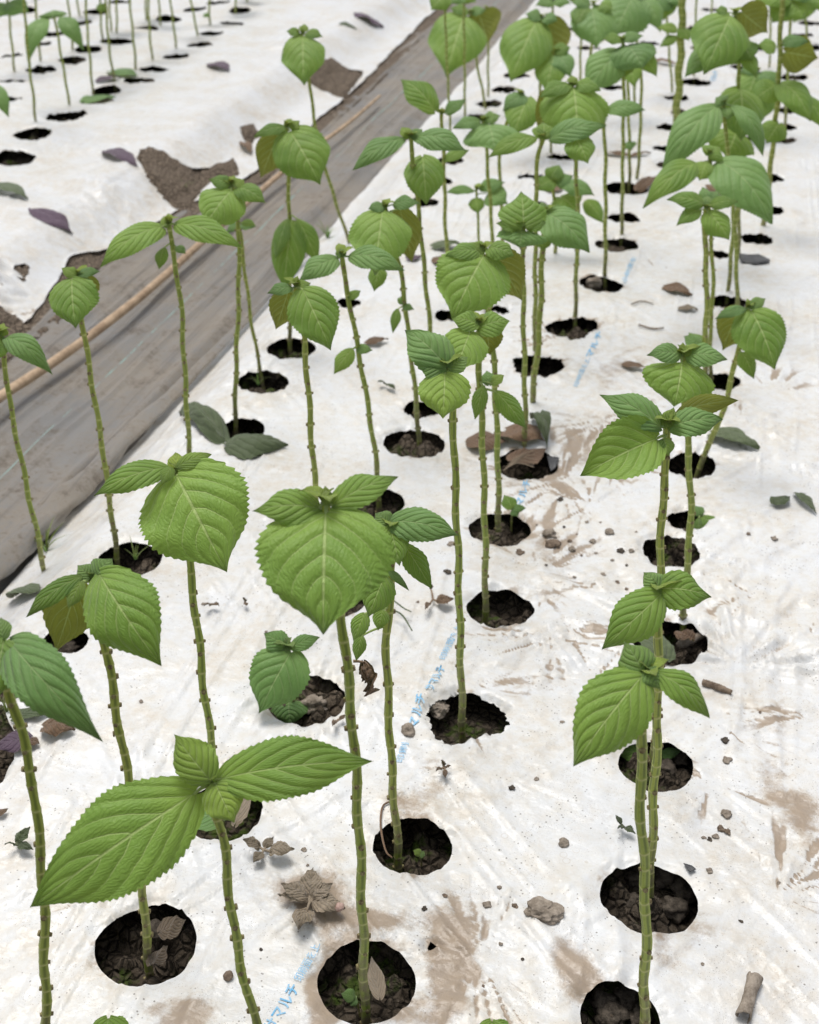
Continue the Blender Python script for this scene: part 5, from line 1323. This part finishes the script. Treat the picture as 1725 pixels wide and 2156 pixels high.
crumbs = [(1158, 1126, 26), (1166, 1146, 30), (1282, 1122, 18), (1306, 1160, 16), (1248, 1140, 14), (1200, 1140, 10), (1236, 1100, 8), (1180, 1052, 12), (1204, 1156, 14), (1094, 1164, 16), (950, 1145, 16), (942, 1205, 14),
          (1270, 1210, 10), (1300, 1226, 8), (1330, 1160, 12), (1402, 1240, 10), (1630, 1135, 14), (1576, 1124, 8), (1130, 1640, 10), (1078, 1660, 14), (1530, 1716, 24), (1518, 1746, 16), (1506, 1762, 14), (1494, 1768, 10),
          (1482, 1764, 9), (1532, 1752, 14), (1184, 1520, 8), (1528, 1560, 16), (1530, 1600, 18), (1085, 1908, 14), (1025, 1906, 16), (894, 1914, 10), (1052, 1870, 10), (936, 1886, 10), (1054, 1988, 8), (1100, 2020, 8), (1494, 1834, 12),
          (1018, 2078, 8), (640, 1790, 10), (550, 2000, 7), (648, 1822, 6), (880, 1268, 6), (560, 1330, 6), (1120, 980, 8), (1210, 1215, 7), (1320, 1240, 7), (1444, 1175, 10), (330, 1270, 6), (428, 1272, 7), (680, 1290, 7), (298, 1478, 10),
          (1188, 1110, 6), (1255, 1165, 7), (1225, 1170, 6), (1290, 1180, 7), (1320, 1190, 6), (1265, 1100, 5), (1215, 1125, 5), (1340, 1120, 6), (1150, 1190, 6), (1130, 1105, 5), (1600, 1500, 7), (1640, 1860, 9), (1560, 1940, 8), (1480, 2030, 7)]
for i, (x, y, w) in enumerate(crumbs):
    rock(CR_L, x, y, w * 1.1, w, (M_CLOD, M_TWIG, M_CLOD, M_DARKCLOD)[i % 4], .5, 100 + i, name='earth_crumb', cat='crumb', group='earth crumbs on the white film', sub=3, rough=.5)

def tube(name, P, radii, mat, ns=10, noise=.0, seed=0):
    P = np.asarray(P, float); C = curve_pts(P, max(12, len(P) * 8))
    arc = np.append(0, np.cumsum(np.linalg.norm(np.diff(C, axis=0), axis=1))); q = arc / arc[-1]
    R = np.interp(q, np.linspace(0, 1, len(radii)), radii)
    T = np.gradient(C, axis=0); T /= np.linalg.norm(T, axis=1)[:, None] + 1e-12
    e1 = np.cross(T, np.array([.11, .2, 1.])); e1 /= np.linalg.norm(e1, axis=1)[:, None] + 1e-9; e2 = np.cross(T, e1)
    th = np.linspace(0, 2 * np.pi, ns, endpoint=False)
    RR = R[:, None] * (1 + noise * fbm(q[:, None] * 30 + seed, th[None] * 1.5, seed, 3))
    X = C[:, None] + RR[..., None] * (np.cos(th)[None, :, None] * e1[:, None] + np.sin(th)[None, :, None] * e2[:, None])
    m = len(C); idx = np.arange(m * ns).reshape(m, ns); nx = np.roll(idx, -1, 1)
    F = [list(map(int, f)) for f in np.stack([idx[:-1], nx[:-1], nx[1:], idx[1:]], -1).reshape(-1, 4)]
    F += [list(map(int, idx[0][::-1])), list(map(int, idx[-1]))]
    o = mesh_obj(name, X.reshape(-1, 3), F, mat)
    return recenter(o, C[len(C) // 2])

# bamboo pole on the path
pl = [(-120, 925), (0, 842), (110, 764), (230, 682), (330, 596), (430, 510), (545, 405), (640, 330), (730, 262), (800, 205)]
pp = [np.append(flat_hit(x, y, -.047), -.047 + .004 * (i % 2)) for i, (x, y) in enumerate(pl)]
tag(tube('bamboo_pole', pp, [.008, .0078, .0077, .0074, .0068, .006, .005, .004], M_WOOD, 14, .12), 'long thin bamboo pole lying along the grey path between the beds', 'pole')
# twigs
def twig(label, pts, r, mat=M_TWIG, z=.003, name='twig', noise=.3):
    P = [gp(x, y, z) for (x, y) in pts]
    return tag(tube(name, P, [r, r * 1.1, r * .8], mat, 8, noise, int(pts[0][0])), label, 'twig')
twig('short brown twig on the film right of the wrinkled-leaf plant', [(1480, 1436), (1510, 1446), (1540, 1458)], .0034)
twig('pale stick lying inside the right hole with the wilted leaf', [(1430, 1358), (1460, 1346), (1492, 1330)], .0045, M_CLOD, -.012)
twig('thin pinkish root looping over the rim of the hole with the tiny shoot', [(826, 1686), (806, 1698), (802, 1740), (812, 1790), (826, 1806)], .0009, M_BROWN, .002, 'root', .1)
twig('green-grey straw lying right of the side-shoot stem', [(828, 1284), (848, 1296), (868, 1328)], .0009, M_WILT, .012, 'straw', .1)
twig('dark thin straw beside the side-shoot stem', [(826, 1262), (850, 1280), (866, 1288)], .0008, M_WILT, .012, 'straw', .1)
for i in range(5):
    twig(('lowest', 'second', 'third', 'fourth', 'topmost')[i] + ' of the dry straws heaped in the torn hole with dead leaves', [(1060 + i * 5, 990 - i * 6), (1090 + i * 4, 975 - i * 5), (1125, 984 - i * 9)], .0008, M_DRY, .004, 'straw', .1)
twig('thin brown twig on the muddy creases of the bed', [(1345, 684), (1375, 692), (1398, 690)], .0016)
twig('thin brown twig further up the right side', [(1330, 640), (1352, 634), (1376, 640)], .0012)

# rolled dry bark piece, bottom right
def roll(label, a, b, r):
    A = gp(a[0], a[1], r * .8); B = gp(b[0], b[1], r * .8)
    n, k = 26, 18
    t = unit(B - A); e1 = unit(np.cross(t, UP)); e2 = np.cross(e1, t)
    V = []
    for i in range(n + 1):
        for j in range(k + 1):
            an = -2.4 + 4.6 * j / k
            rr_ = r * (1 + .22 * vnoise(np.array(i * .35), np.array(j * .4), 7)) * (1 - .18 * math.sin(3 * i / n))
            off = .10 * np.linalg.norm(B - A) * float(vnoise(np.array(j * .6), np.array(i * .0 + (0 if i < n / 2 else 9)), 8)) * (1 if i in (0, n) else 0)
            V.append(A + (B - A) * i / n + t * off + rr_ * (math.sin(an) * e1 + math.cos(an) * e2))
    m = k + 1
    F = [[i * m + j, i * m + j + 1, (i + 1) * m + j + 1, (i + 1) * m + j] for i in range(n) for j in range(k)]
    o = mesh_obj('rolled_leaf', np.array(V), F, M_CLOD, uv=np.array([[i / n, j / k] for i in range(n + 1) for j in range(k + 1)]), attrs={'young': np.zeros(len(V)), 'tone': np.full(len(V), .6)})
    md = o.modifiers.new('thick', 'SOLIDIFY'); md.thickness = .0008
    return tag(recenter(o, (A + B) / 2), label, 'dried leaf')
roll('rolled dry brown leaf near the bottom right corner', (1590, 2058), (1566, 2140), .0062)

# black inner film showing where the white film is torn back
def flap(label, pts, z=.003):
    P = np.array([gp(x, y, z) for (x, y) in pts]); c = P.mean(0)
    rings = [c + (P - c) * f for f in (.0, .35, .7, 1.0)]
    V = np.vstack(rings); V[:, 2] += .006 * vnoise(V[:, 0] * 90, V[:, 1] * 90, 9); m = len(P)
    F = [[i * m + j, i * m + (j + 1) % m, (i + 1) * m + (j + 1) % m, (i + 1) * m + j] for i in range(1, 3) for j in range(m)]
    F += [[m + (j + 1) % m, m + j, 0] for j in range(m)]
    o = mesh_obj('film_scrap', V, F, M_BLACKFILM)
    md = o.modifiers.new('thick', 'SOLIDIFY'); md.thickness = .0006
    return tag(recenter(o, c), label, 'film scrap')
flap('dark grey torn film scrap lying right of the double right stems', [(1552, 532), (1575, 538), (1598, 535), (1622, 544), (1620, 552), (1590, 556), (1560, 552)])
flap('small black film scrap at the rim of the hole with cracked clods', [(1440, 1815), (1458, 1818), (1466, 1830), (1452, 1836)])
flap('black film scrap on the right rim of the torn hole with straw', [(1152, 962), (1178, 962), (1170, 985), (1160, 990)])

# weeds on the path
def weed(label, px, py, n, L, seed, z0=0.0):
    g = gp(px, py); r = random.Random(seed); V = []; F = []
    for i in range(n):
        an = r.uniform(0, 6.28); l = L * r.uniform(.5, 1.1); lean = r.uniform(.25, .9); w = L * .035
        d = np.array([math.cos(an), math.sin(an), 0]); sd = np.array([-d[1], d[0], 0]); b = g + d * L * .06 * r.random()
        o0 = len(V)
        for k in range(7):
            q = k / 6; c = b + d * l * lean * q ** 1.4 + UP * l * (q - .45 * lean * q * q); ww = w * (1 - q) ** .7
            V += [c - sd * ww, c + UP * ww * .3, c + sd * ww]
        for k in range(6):
            for j in range(2): F.append([o0 + k * 3 + j, o0 + k * 3 + j + 1, o0 + (k + 1) * 3 + j + 1, o0 + (k + 1) * 3 + j])
    o = mesh_obj('grass_tuft', np.array(V), F, M_LEAF_COOL, uv=np.full((len(V), 2), .3), attrs={'young': np.zeros(len(V)), 'tone': np.full(len(V), .5)})
    return tag(recenter(o, g), label, 'weed')
weed('grass tuft at the left path edge beside the bare stem', 98, 1160, 9, .045, 1)
weed('green weed at the bed edge beneath the leaning tall plant', 690, 500, 14, .05, 2)
weed('second weed by the bed edge, closer to the path', 655, 520, 10, .05, 3)
weed('grass blades inside the left hole under the heart-leaf plant', 285, 1178, 8, .035, 4)
weed('thin grass in the hole of the thin slanting stem', 545, 810, 7, .03, 5)
weed('weed in the bare soil patch of the far bed', 392, 405, 10, .04, 6)
weed('grass at the left margin by the litter', 15, 1500, 8, .03, 7)
